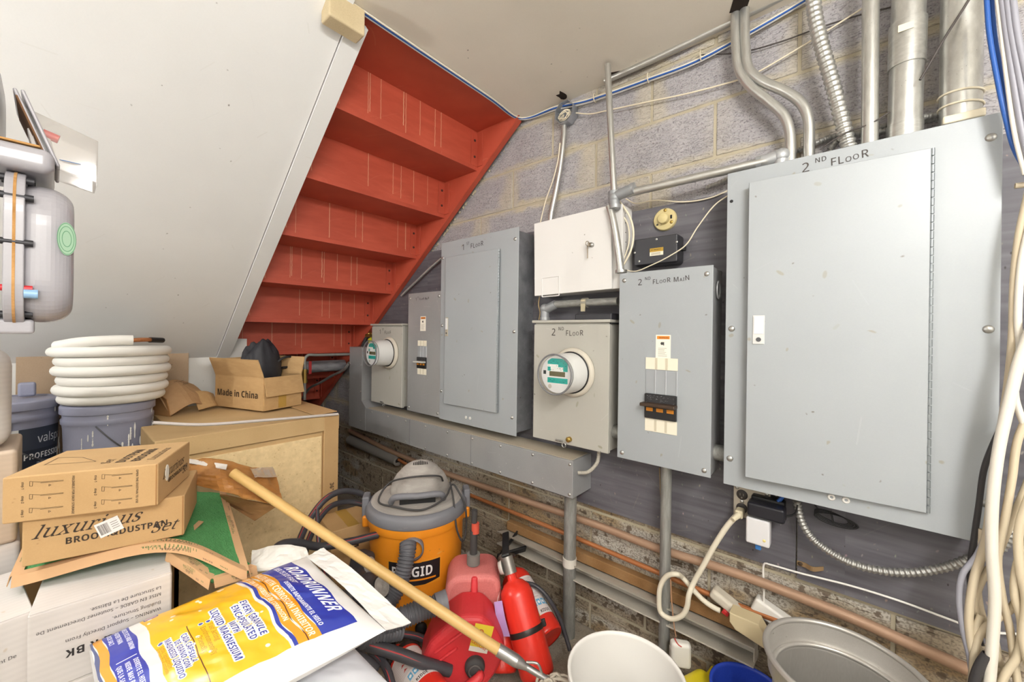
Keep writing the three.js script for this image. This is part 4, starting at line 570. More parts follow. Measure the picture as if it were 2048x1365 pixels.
function cartonBox(label, pos, ry, w, h, d, text) { const g = thing('white_carton', label, 'box', pos, ry, 'stacked white cartons'); mesh('box', metreUV(rbox(w, h, d, 0.006, 2)).translate(0, h / 2, 0), carton, g); mesh('lid_flap', metreUV(rbox(w * 0.98, 0.003, d * 0.49, 0.001, 1)).translate(0, h, d * 0.25), carton, g); if (text) print(g, 'warning_print', w * 0.94, h * 0.68, V(0, h * 0.63, d / 2 + 0.001), null, 2400, (c, W, H) => warnText(c, W, H, text === 2)); return g; }
const ry0 = -0.11;
{ const p = onY(212, 1185, 0.6), dir = V(Math.cos(ry0), 0, -Math.sin(ry0)), back = V(Math.sin(ry0), 0, Math.cos(ry0)); const base = p.clone().addScaledVector(back, -0.15); base.y = 0;
  for (let i = 0; i < 3; i++) cartonBox(['white carton at the floor under the air filters', 'white carton in the middle of the stack under the air filters', 'white carton with upside-down CP56 print under the air filters'][i], V(base.x, i * 0.2, base.z), ry0, 0.262, 0.199, 0.3, i ? 2 : 0);
  const q = base.clone().addScaledVector(dir, -0.285); for (let i = 0; i < 3; i++) cartonBox(['white carton at the floor beside the filter stack', 'white carton in the middle of the leaning side stack', 'top white carton of the side stack, marked with a warning'][i], V(q.x - 0.005, i * 0.195, q.z - 0.02), 0.12, 0.27, 0.194, 0.3, i ? 1 : 0);
}
// tall wrapped cartons at the left edge
{ const x1 = onZ(36, 900, -1.9).x, z = -2.0; const names = ['shrink-wrapped white carton at the foot of the tall stack', 'shrink-wrapped white carton in the tall stack with a bar code', 'torn brown and white carton near the top of the tall stack', 'rounded white wrapped pack on top of the tall stack'];
  let y = 0; [[0.34, 0.34], [0.34, 0.30], [0.32, 0.28], [0.30, 0.30]].forEach(([w, h], i) => { const g = thing('wrapped_carton', names[i], 'box', V(x1 - w / 2 - (i === 3 ? 0.02 : 0), y, z - 0.05), 0.05 * (i % 2), 'tall stack of wrapped cartons'); mesh('box', metreUV(rbox(w, h - 0.001, 0.3, i === 3 ? 0.05 : 0.012, 3)).translate(0, h / 2, 0), i === 2 ? mapped(cartonTex, 0.8, 0, { color: 0xe8d8c4 }) : carton, g); if (i === 1 || i === 2) print(g, 'bar_code', 0.05, 0.12, V(w / 2 + 0.001, h * 0.5, 0.05), [0, Math.PI / 2, 0], 1500, (c, W, H) => { c.fillStyle = '#e9e5e2'; c.fillRect(0, 0, W, H); for (let k = 0; k < 30; k++) { c.fillStyle = '#2b2626'; c.fillRect(W * 0.1, H * (0.08 + k * 0.028), W * 0.7, H * rr(0.006, 0.018)); } }, { solid: true }); if (i === 3) print(g, 'green_ring_print', 0.1, 0.12, V(w / 2 - 0.001, h * 0.5, 0.06), [0, Math.PI / 2, 0], 800, (c, W, H) => { c.strokeStyle = '#9cc4a6'; c.lineWidth = W * 0.06; c.beginPath(); c.ellipse(W / 2, H / 2, W * 0.4, H * 0.42, 0, 0, 7); c.stroke(); }); y += h; });
}
// ---------- paint pails and the hose coil ----------
const pailGrey = mapped(paintTex([150, 152, 172], { mott: 4, specks: 16, stains: 10, stain: [220, 220, 220] }), 0.4);
function pail(label, pos, splash, group) {
  const g = thing('paint_pail', label, 'pail', pos, 0, group), R = 0.142;
  mesh('bucket', lathe([[0, 0], [R * 0.9, 0], [R * 0.92, 0.01], [R * 0.985, 0.28], [R * 1.0, 0.3], [R * 1.03, 0.302], [R * 1.03, 0.32], [R * 1.0, 0.322], [R * 1.0, 0.36]], 48), pailGrey, g);
  mesh('lid', lathe([[0, 0.374], [R * 0.9, 0.374], [R * 0.93, 0.38], [R * 1.03, 0.38], [R * 1.06, 0.372], [R * 1.06, 0.345], [R * 1.03, 0.342]], 48), pailGrey, g);
  const bail = []; for (let i = 0; i <= 16; i++) { const a = -1.9 + i / 16 * 2.5; bail.push(V(Math.cos(a) * R * 1.1, 0.3 - Math.sin((i / 16) * Math.PI) * 0.17, -Math.sin(a) * R * 1.1)); } mesh('bail', tube(bail, 0.0028, 60, 6), std(0x6d6f74, 0.4, 0.7), g); 
  const drips = []; for (let i = 0; i < splash; i++) { const a = rr(-2.4, 0.6), y = rr(0.14, 0.36), l = rr(0.01, 0.07); for (let k = 0; k < 5; k++) drips.push(new THREE.SphereGeometry(rr(0.0015, 0.004), 7, 5).scale(1, rr(1, 6), 0.3).rotateY(Math.PI / 2 - a).translate(Math.cos(a) * R * 1.005, y - l * k / 5, -Math.sin(a) * R * 1.005)); } if (drips.length) mesh('paint_drips', merge(drips), std(0xeceae4, 0.6), g); return g;
}
const pb = onD(220, 800, 1.75), pa = onD(14, 790, 1.6);
const PY = 0.585;
const sup = thing('storage_carton', 'plain brown carton under the two paint pails', 'box', V(-0.08, 0, -2.6)); mesh('crate', ubox(0.66, PY - 0.001, 0.3, 0.01).translate(0, PY / 2, 0), card, sup);
pail('grey paint pail with white splashes carrying the white hose coil', V(pb.x, PY, pb.z), 26, 'grey paint pails');
const pailA = pail('grey paint pail with a dark primer label beside the wrapped cartons', V(pa.x, PY + 0.03, pa.z), 12, 'grey paint pails');
{ const R = 0.1425, geo = new THREE.CylinderGeometry(R, R * 0.95, 0.24, 24, 1, true, -1.15, 1.5); const t = tex(512, 460, (c, W, H) => { c.fillStyle = '#dcdcda'; c.fillRect(0, 0, W, H); c.fillStyle = '#363d4b'; c.fillRect(W * 0.3, 0, W * 0.7, H); c.fillStyle = '#232a38'; c.fillRect(W * 0.3, H * 0.36, W * 0.7, H * 0.3); ink(c, 'valspar', W * 0.55, H * 0.26, H * 0.2, '#e8ebee'); ink(c, 'PROFESSIONAL', W * 0.36, H * 0.52, H * 0.135, '#f0f0ee', 'sans-serif', 'bold'); ink(c, 'INTERIOR', W * 0.55, H * 0.62, H * 0.06, '#cfd3d8'); ink(c, 'NEW CONSTRUCTION', W * 0.36, H * 0.8, H * 0.1, '#f0f0ee', 'sans-serif', 'bold'); ink(c, 'PRIMER', W * 0.6, H * 0.91, H * 0.1, '#f0f0ee', 'sans-serif', 'bold'); }); mesh('label', geo, mapped(t, 0.45), pailA, V(0, 0.15, 0), [0, 0.95, 0]); const jug = mesh('pour_spout_cap', rbox(0.05, 0.06, 0.03, 0.01), pailGrey, pailA, V(0.05, 0.41, -0.05)); }
{ const g = thing('hose_coil', 'coil of thick white insulated copper line on the grey pail', 'hose coil', V(pb.x + 0.01, PY + 0.384, pb.z)); const foam = std(0xe9e6df, 0.75), R = 0.155, r = 0.0215; for (let i = 0; i < 6; i++) mesh('loop', new THREE.TorusGeometry(R + (i % 2 ? 0.006 : -0.004) + i * 0.003, r, 14, 56).rotateX(Math.PI / 2 + (hash(i, 2) - 0.5) * 0.06).translate((hash(i, 1) - 0.5) * 0.012, r + i * 0.0395, 0), foam, g);
  const e = [V(-0.165, 0.245, 0.05), V(-0.1, 0.262, 0.14), V(0.0, 0.27, 0.165), V(0.045, 0.27, 0.165)]; mesh('loose_end', tube(e, r, 30, 14), foam, g); mesh('copper_end', tube([V(0.04, 0.27, 0.165), V(0.08, 0.272, 0.155), V(0.13, 0.27, 0.12)], 0.009, 20, 10), copper, g); mesh('black_tape', tube([V(0.1, 0.271, 0.144), V(0.15, 0.268, 0.1)], 0.012, 10, 8), blackPlastic, g); }
{ const Z = -2.80, a = onZ(32, 695, Z), b = onZ(378, 700, Z), g = thing('wood_plank', 'brown board leaning against the low white wall', 'plank', V((a.x + b.x) / 2, (a.y + b.y) / 2 - 0.6, Z - 0.012)); mesh('plank', ubox(b.x - a.x, 1.26, 0.02, 0.002).translate(0, 0, 0), mapped(paintTex([176, 152, 126], { mott: 12 }), 0.8), g); g.position.y = 0.63 - 0.0; g.children[0].scale.y = (a.y + 0.02) / 1.26; g.children[0].position.y = (a.y + 0.02) / 2 - 0.63; 
  const q = onZ(235, 684, Z), v = thing('vent_grille', 'dark grey louvred plastic grille lying on the board edge', 'grille', V(q.x, a.y + 0.022 + 0.016, Z + 0.02)); mesh('frame', rbox(0.42, 0.03, 0.10, 0.008, 2), std(0x55555c, 0.5), v); for (let i = 0; i < 12; i++) mesh('louvre', rbox(0.024, 0.012, 0.004, 0.001).translate(-0.18 + i * 0.033, 0.0, 0.051), std(0x2e2e33, 0.6), v); }
// ---------- large carton and what lies on it ----------
const CZ = -2.0, CT = 0.862;
{ const a = onZ(308, 850, CZ), b = onZ(676, 830, CZ), w = b.x - a.x, g = thing('large_carton', 'large tan carton marked 36 inch W, standing by the block wall', 'box', V((a.x + b.x) / 2, 0, CZ)); const d = 0.78;
  mesh('box', merge([metreUV(rbox(w, CT, 0.34, 0.006, 2)).translate(0, CT / 2, -0.17), metreUV(rbox(w - 0.08, CT - 0.001, d - 0.33, 0.003, 1)).translate(0.039, CT / 2 - 0.0005, -0.33 - (d - 0.33) / 2)]), cardPale, g);
  mesh('front_foam_panel', metreUV(rbox(w - 0.145, CT - 0.09, 0.012, 0.003, 1)).translate(-0.012, CT / 2 - 0.05, 0.004), mapped(paintTex([238, 210, 160], { mott: 12, f: 60, specks: 900, speck: [190, 150, 96], scratches: 0 }), 0.9), g);
  mesh('corner_post', metreUV(rbox(0.075, CT + 0.004, 0.03, 0.004, 1)).translate(w / 2 - 0.04, CT / 2, 0.002), card, g); mesh('corner_flap', metreUV(rbox(0.11, 0.004, 0.56, 0.002, 1)).rotateZ(0.04).translate(w / 2 - 0.05, CT + 0.008, -0.3), card, g); mesh('left_post', metreUV(rbox(0.08, CT, 0.016, 0.004, 1)).translate(-w / 2 + 0.042, CT / 2, 0.002), card, g); mesh('top_lip', metreUV(rbox(w, 0.075, 0.02, 0.004, 1)).translate(0, CT - 0.036, 0.006), cardPale, g);
  print(g, 'size_print', 0.05, 0.13, V(w / 2 - 0.035, 0.47, 0.0178), null, 1600, (c, W, H) => { c.save(); c.translate(W * 0.3, H * 0.1); c.rotate(Math.PI / 2); ink(c, '36" W', 0, 0, W * 0.55, '#3a2a1c', 'sans-serif', 'bold'); c.restore(); });
  pipe('strap_cord', 'pale plastic strapping band across the front of the large carton', 'strap', [onZ(306, 846, CZ + 0.025), onZ(400, 850, CZ + 0.03), onZ(520, 842, CZ + 0.03), onZ(676, 829, CZ + 0.025)], 0.0065, std(0xcfc6c0, 0.5), null, 40, 8);
}
const chinaPrint = (g, w, h, pos, rot, vertical) => print(g, 'print', w, h, pos, rot, 1600, (c, W, H) => { if (vertical) { c.translate(W * 0.25, H * 0.05); c.rotate(Math.PI / 2); ink(c, 'Made in China', 0, 0, W * 0.75, '#35271b', 'sans-serif', 'bold'); } else ink(c, 'Made in China', W * 0.02, H * 0.72, W * 0.138, '#35271b', 'sans-serif', 'bold'); });
{ const A = onY(431, 812, CT + 0.01), B = onY(527, 824, CT + 0.01), C = onY(592, 805, CT + 0.01), g = thing('open_carton', 'open carton marked Made in China holding a black bag', 'box', V(B.x, CT + 0.012, B.z)); const u = A.clone().sub(B); const L1 = u.length(); u.normalize(); const v = V(-u.z, 0, u.x); if (v.dot(C.clone().sub(B)) < 0) v.negate(); const L2 = 0.22, H = 0.17;
  const wallP = (o, dir, len, name, out, flapAng) => { const n = out.clone(); const P0 = o, P1 = o.clone().addScaledVector(dir, len), top = V(0, H, 0); mesh(name, sheet([[P0.clone().add(top), P1.clone().add(top)], [P0, P1]], 0.005, 6, 6), card, g); const f = n.clone().multiplyScalar(Math.sin(flapAng) * 0.1).add(V(0, Math.cos(flapAng) * 0.1, 0)); mesh('flap', sheet([[P0.clone().add(top).add(f), P1.clone().add(top).add(f)], [P0.clone().add(top), P1.clone().add(top)]], 0.005, 6, 4, 0.004), cardDark.clone().copy(card), g); };
  const O = V(0, 0, 0); wallP(O, u, L1, 'front_wall', v.clone().negate(), 0.35); wallP(O, v, L2, 'side_wall', u.clone().negate(), 2.9); wallP(u.clone().multiplyScalar(L1), v, L2, 'side_wall', u.clone(), 0.6); wallP(v.clone().multiplyScalar(L2), u, L1, 'back_wall', v.clone(), 0.2);
  mesh('bottom', sheet([[V(0, 0.003, 0), u.clone().multiplyScalar(L1).setY(0.003)], [v.clone().multiplyScalar(L2).setY(0.003), u.clone().multiplyScalar(L1).addScaledVector(v, L2).setY(0.003)]], 0.005, 3, 3), card, g);
  mesh('tape', sheet([[v.clone().multiplyScalar(0.08).setY(H - 0.01), v.clone().multiplyScalar(0.125).setY(H - 0.01)], [v.clone().multiplyScalar(0.08).setY(0.005), v.clone().multiplyScalar(0.125).setY(0.005)]].map((r) => r.map((p) => p.clone().addScaledVector(u, -0.004))), 0.001, 3, 3), std(0xb99448, 0.4), g);
  const pr = chinaPrint(g, L1 * 0.9, 0.05, u.clone().multiplyScalar(L1 * 0.52).addScaledVector(v, -0.0038).setY(H * 0.42), null); pr.rotation.y = Math.atan2(-v.x, -v.z);
  const bag = thing('black_bag', 'crumpled black fabric bag with straps in the open carton', 'bag', V(B.x, CT + 0.02, B.z).addScaledVector(u, L1 * 0.48).addScaledVector(v, L2 * 0.5)); const sg = new THREE.SphereGeometry(1, 40, 28), p = sg.attributes.position; for (let i = 0; i < p.count; i++) { const x = p.getX(i), y = p.getY(i), z = p.getZ(i), n = fbm(x * 3 + 5, z * 3 + y * 2, 4), t = y > 0 ? 1 + 0.35 * Math.max(0, x * 0.6 + 0.3) : 1; p.setXYZ(i, x * 0.100 * (0.85 + n * 0.3), (y * 0.165 * t + 0.16) * (0.85 + n * 0.3), z * 0.072 * (0.85 + n * 0.3)); } sg.computeVertexNormals(); mesh('bag_body', sg, mapped(paintTex([42, 42, 48], { mott: 8, f: 12, specks: 40, speck: [90, 90, 96] }), 0.6), bag);
  mesh('strap', tube([V(0.05, 0.2, 0.03), V(0.1, 0.25, 0.04), V(0.15, 0.255, 0.03), V(0.17, 0.235, 0.02), V(0.14, 0.2, 0.02), V(0.1, 0.195, 0.03)], 0.007, 40, 6), std(0x242426, 0.6), bag); mesh('strap', tube([V(-0.07, 0.2, 0.02), V(-0.09, 0.25, 0.02), V(-0.1, 0.22, 0.03)], 0.005, 20, 6), std(0x242426, 0.6), bag);
  mesh('clear_wrap', new THREE.SphereGeometry(0.02, 8, 6).scale(1.6, 0.6, 1), std(0xe8e6e2, 0.3), bag, V(0.0, 0.27, -0.06)); }
{ const p = onY(372, 826, CT), g = thing('crushed_carton', 'crushed small brown carton beside the open carton', 'box', V(p.x - 0.02, CT, p.z - 0.05), 0.5); mesh('body', sheet([[V(-0.1, 0.005, 0.08), V(0, 0.05, 0.09), V(0.1, 0.01, 0.08)], [V(-0.09, 0.08, 0), V(0.01, 0.13, 0), V(0.11, 0.09, 0.01)], [V(-0.07, 0.12, -0.07), V(0.02, 0.16, -0.07), V(0.11, 0.13, -0.06)]], 0.004, 10, 10, 0.006), mapped(cardTex({ base: [184, 148, 108] }), 0.85), g); mesh('flap', sheet([[V(0.02, 0.01, 0.1), V(0.1, 0.02, 0.11), V(0.15, 0.005, 0.08)], [V(0.05, 0.1, 0.02), V(0.12, 0.09, 0.03), V(0.16, 0.07, 0.03)]], 0.004, 8, 6), card, g); mesh('side', sheet([[V(-0.1, 0.0, 0.08), V(-0.08, 0.0, -0.07)], [V(-0.09, 0.08, 0.04), V(-0.07, 0.12, -0.07)]], 0.004, 6, 6), cardDark, g); print(g, 'print', 0.07, 0.06, V(0.04, 0.145, -0.03), [-1.15, 0, 0.2], 1500, (c, W, H) => { for (let i = 0; i < 6; i++) { c.fillStyle = 'rgba(70,50,34,.7)'; c.fillRect(W * 0.1, H * (0.1 + i * 0.13), W * rr(0.3, 0.8), H * 0.05); } }); }
// ---------- broom-set cartons and air filters ----------
function broomBox(label, front, ry, w, h, d, draw) { const g = thing('broom_set_carton', label, 'box', front, ry, 'broom and dustpan cartons'); mesh('box', metreUV(rbox(w, h, d, 0.004, 2)).translate(0, h / 2, -d / 2), card, g); mesh('flap_seam', rbox(0.0025, h * 0.98, 0.002, 0.0005, 1).translate(w / 2 - 0.004, h / 2, 0.0003), cardDark, g); draw(g, w, h, d); return g; }
const lux = (c, W, H) => { c.save(); c.transform(1, 0, -0.25, 1, H * 0.12, 0); ink(c, 'luxurious', W * 0.02, H * 0.46, H * 0.42, '#35291f', 'serif', 'italic'); c.restore(); ink(c, 'BROOM&DUSTPAN', W * 0.22, H * 0.72, H * 0.22, '#35291f', 'sans-serif', 'bold'); c.save(); c.transform(1, 0, -0.25, 1, H * 0.2, 0); ink(c, 'Set', W * 0.78, H * 0.86, H * 0.38, '#35291f', 'serif', 'italic'); c.restore(); };
const sketch = (c, x, y, s) => { c.strokeStyle = '#4a3826'; c.lineWidth = s * 0.02; const L = (...p) => { c.beginPath(); p.forEach(([a, b], i) => c[i ? 'lineTo' : 'moveTo'](x + a * s, y + b * s)); c.stroke(); }; L([0, 0], [0.5, 0.1], [1.6, 0.12]); L([0, 0], [0, 0.3], [0.12, 0.32], [0.14, 0.05]); L([0.5, 0.16], [1.6, 0.17]); L([0.9, 0.3], [0.9, 0.42], [1.0, 0.36], [0.9, 0.3]); };
const LR = 0.46, L2r = 0.305;
{ const q = onY(218, 1101, 0.668); broomBox('tan carton printed luxurious broom and dustpan set, under its twin', V(q.x, 0.668, q.z), -L2r, 0.326, 0.12, 0.26, (g, w, h, d) => { print(g, 'brand_print', w * 0.94, h * 0.9, V(0.0, h * 0.53, 0.0012), null, 2400, lux); const st = print(g, 'barcode_sticker', 0.05, 0.042, V(0.0, h * 0.55, 0.0018), [0, 0, 0.35], 3000, (c, W, H) => { c.fillStyle = '#ece8e6'; c.fillRect(0, 0, W, H); for (let i = 0; i < 24; i++) { c.fillStyle = '#2a2624'; c.fillRect(W * (0.08 + i * 0.018), H * 0.15, W * rr(0.004, 0.012), H * 0.7); } for (let i = 0; i < 4; i++) { c.fillStyle = '#8a8480'; c.fillRect(W * 0.6, H * (0.25 + i * 0.15), W * 0.3, H * 0.04); } }, { solid: true }); }); }
{ const q = onY(168, 1030, 0.789); broomBox('tan carton with folding-step drawings, lying on its twin', V(q.x, 0.789, q.z), -LR, 0.31, 0.118, 0.25, (g, w, h, d) => {
    print(g, 'step_print', w * 0.96, h * 0.94, V(0, h / 2, 0.0012), null, 2600, (c, W, H) => { const vt = (s, x, size, y = 0.06) => { c.save(); c.translate(x * W, y * H); c.rotate(Math.PI / 2); ink(c, s, 0, 0, size * H, '#35291f', 'sans-serif', 'bold'); c.restore(); }; vt('FOLDABLE FOR EASY STORAGE', 0.42, 0.064); vt('OPEN THE DUSTPAN TO USE', 0.86, 0.064); [0.1, 0.57].forEach((x) => { vt('step 1', x, 0.06, 0.1); vt('step 2', x, 0.06, 0.42); vt('step 3', x, 0.06, 0.74); [0.1, 0.4, 0.72].forEach((y) => sketch(c, W * (x + 0.05), H * y, H * 0.36)); }); });
    print(g, 'top_print', w * 0.9, d * 0.8, V(0, h + 0.0008, -d / 2), [-Math.PI / 2, 0, 0], 1600, (c, W, H) => { c.save(); c.translate(W * 0.5, H * 0.5); c.scale(-1, -1); c.translate(-W * 0.5, -H * 0.5); const vt = (s, x, size, f, wt) => { c.save(); c.translate(x * W, H * 0.12); c.rotate(Math.PI / 2); ink(c, s, 0, 0, size * H, '#35291f', f || 'sans-serif', wt || 'bold'); c.restore(); }; vt('Luxurious', 0.04, 0.13, 'serif', 'italic'); vt('BROOM&', 0.16, 0.15); vt('DUSTPAN', 0.28, 0.15); vt('Set', 0.4, 0.15, 'serif', 'italic'); c.strokeStyle = '#5a4632'; c.lineWidth = 3; c.beginPath(); c.moveTo(W * 0.55, H * 0.3); c.lineTo(W * 0.95, H * 0.35); c.lineTo(W * 0.97, H * 0.7); c.lineTo(W * 0.75, H * 0.6); c.lineTo(W * 0.55, H * 0.3); c.stroke(); c.restore(); });
    print(g, 'side_print', d * 0.8, h * 0.7, V(w / 2 + 0.001, h / 2, -d / 2), [0, Math.PI / 2, 0], 1200, (c, W, H) => { lux(c, W, H); }); const hs = mesh('handle_slot', new THREE.CylinderGeometry(0.012, 0.012, 0.002, 20).rotateZ(Math.PI / 2).scale(1, 2.0, 1), std(0xe8e4da, 0.9), g, V(w / 2 + 0.0008, h * 0.62, -0.06)); }); }
// fibreglass air filters: green pad in a cardboard frame
const greenTex = tex(512, 512, (c, w, h) => { c.fillStyle = '#58a060'; c.fillRect(0, 0, w, h); for (let i = 0; i < 9000; i++) { const v = rnd(); c.strokeStyle = `rgba(${v < 0.5 ? '36,104,52' : v < 0.85 ? '96,170,104' : '150,205,150'},${rr(0.15, 0.55)})`; c.lineWidth = rr(0.4, 1.1); const x = rnd() * w, y = rnd() * h, a = rnd() * 6.3; c.beginPath(); c.moveTo(x, y); c.quadraticCurveTo(x + Math.cos(a) * 9, y + Math.sin(a) * 9, x + Math.cos(a + 0.8) * 16, y + Math.sin(a + 0.8) * 16); c.stroke(); } });
const greenPad = mapped(greenTex, 0.9, 0, { bumpMap: fineTex, bumpScale: 0.003 }); greenTex.repeat.set(2, 2);
const frameTex = tex(512, 64, (c, w, h) => { c.fillStyle = '#cfa67c'; c.fillRect(0, 0, w, h); for (let i = 0; i < 9; i++) { c.fillStyle = i % 3 ? '#4a6a3a' : '#6c5642'; c.font = `bold ${rr(10, 20)}px sans-serif`; c.fillText(['10/23', '||||||||', '|||||||', '10/23', '||||'][i % 5], rnd() * w, rr(14, 58)); } });
const frameMat = mapped(frameTex, 0.85);
function filter(label, fl, fm, fr, bl, bm, br) { const g = thing('air_filter', label, 'air filter', V(0, 0, 0), 0, 'green fibreglass air filters'); mesh('fibre_pad', sheet([[bl, bm, br], [fl, fm, fr]], 0.014, 30, 16, 0.006), greenPad, g); const edge = (list, out, name) => { const top = list.map((p) => p.clone().add(V(0, 0.012, 0)).addScaledVector(out, 0.006)), low = list.map((p) => p.clone().add(V(0, -0.014, 0)).addScaledVector(out, 0.012)), inn = list.map((p) => p.clone().add(V(0, 0.013, 0)).addScaledVector(out, -0.018)); mesh(name, merge([sheet([top, low], 0.002, 20, 2), sheet([inn, top], 0.002, 20, 2)]), frameMat, g); }; const mid = fm.clone().add(bm).multiplyScalar(0.5); const outOf = (a, b) => a.clone().add(b).multiplyScalar(0.5).sub(mid).setY(0).normalize(); edge([fl, fm, fr], outOf(fl, fr), 'frame_edge'); edge([fr, br], outOf(fr, br), 'frame_edge'); edge([bl, fl], outOf(bl, fl), 'frame_edge'); return g; }
filter('green fibreglass air filter in a cardboard frame under the broom-set cartons', onY(26, 1162, 0.628), onY(335, 1092, 0.652), onY(494, 1150, 0.555), onY(95, 1000, 0.652), onY(300, 985, 0.655), onY(448, 990, 0.645));
filter('green air filter slipping down under the other one', onY(338, 1108, 0.618), onY(380, 1135, 0.585), onY(424, 1166, 0.545), onY(400, 1050, 0.628), onY(440, 1085, 0.60), onY(510, 1140, 0.55));
// torn brown cardboard sheet
{ const g = thing('torn_cardboard', 'torn glossy brown cardboard sheet lying over the filters', 'cardboard', V(0, 0, 0)); const bt = mapped(cardTex({ base: [176, 122, 66], mott: 18, specks: 80 }), 0.4); mesh('sheet', sheet([[onY(372, 922, 0.775), onY(430, 920, 0.79), onY(500, 935, 0.76), onY(546, 938, 0.73)], [onY(378, 948, 0.755), onY(440, 955, 0.775), onY(510, 968, 0.735), onY(560, 985, 0.70)], [onY(380, 968, 0.735), onY(450, 985, 0.735), onY(505, 1000, 0.71), onY(566, 1012, 0.68)]], 0.005, 20, 12, 0.012), bt, g); mesh('paper_edge', sheet([[onY(374, 918, 0.782), onY(455, 930, 0.796)], [onY(374, 926, 0.78), onY(452, 940, 0.79)]], 0.002, 8, 2), std(0xe6e0d8, 0.7), g); mesh('clear_tape', sheet([[onY(500, 938, 0.77), onY(545, 935, 0.742)], [onY(510, 955, 0.76), onY(555, 955, 0.73)]], 0.001, 8, 4, 0.006), new THREE.MeshPhysicalMaterial({ color: 0xf4efe4, roughness: 0.15, transmission: 0.7, thickness: 0 }), g);
  const u = thing('carton_flap', 'dark carton flap hanging below the torn cardboard', 'cardboard', V(0, 0, 0)); mesh('flap', sheet([[onY(440, 990, 0.69), onY(556, 1012, 0.672)], [onY(460, 1010, 0.62), onY(510, 1042, 0.60)]], 0.004, 8, 8, 0.006), cardDark, u); }
// ---------- ice-melt bags ----------
function bagMesh(name, FT, FB, NT, NB, thick, mat, parent, wr = 0.012) {   // far-top, far-bottom, near-top, near-bottom corners of the top face
  const nu = 60, nv = 44, pos = [], uv = [], ix = [], W = nu + 1, N = (nu + 1) * (nv + 1);
  for (const s of [1, -1]) for (let i = 0; i <= nv; i++) for (let j = 0; j <= nu; j++) {
    const u = j / nu, v = i / nv, p = FT.clone().lerp(FB, u).lerp(NT.clone().lerp(NB, u), v);
    const e = Math.pow(Math.sin(Math.PI * Math.min(1, Math.max(0, u))), 0.45) * Math.pow(Math.sin(Math.PI * Math.min(1, Math.max(0, v * 0.94 + 0.0))), 0.5) || 0;
    const w = (fbm(u * 6 + 3, v * 9 + 1, 4) - 0.5) * wr * 2 + Math.sin((u * 1.3 + v) * 14 + fbm(u * 3, v * 3) * 8) * wr * 0.12;
    p.y += s > 0 ? thick * 0.45 * e + w * e : -thick * 0.55 * e; pos.push(p.x, p.y, p.z); if (s > 0) uv.push(u, 1 - v); else uv.push(0.5, 0.995);
  }
  for (let i = 0; i < nv; i++) for (let j = 0; j < nu; j++) { const a = i * W + j, b = a + W; ix.push(a, b, a + 1, b, b + 1, a + 1); ix.push(N + a, N + a + 1, N + b, N + b, N + a + 1, N + b + 1); }
  const g = new THREE.BufferGeometry(); g.setAttribute('position', new THREE.Float32BufferAttribute(pos, 3)); g.setAttribute('uv', new THREE.Float32BufferAttribute(uv, 2)); g.setIndex(ix); g.computeVertexNormals(); return mesh(name, g, mat, parent);
}
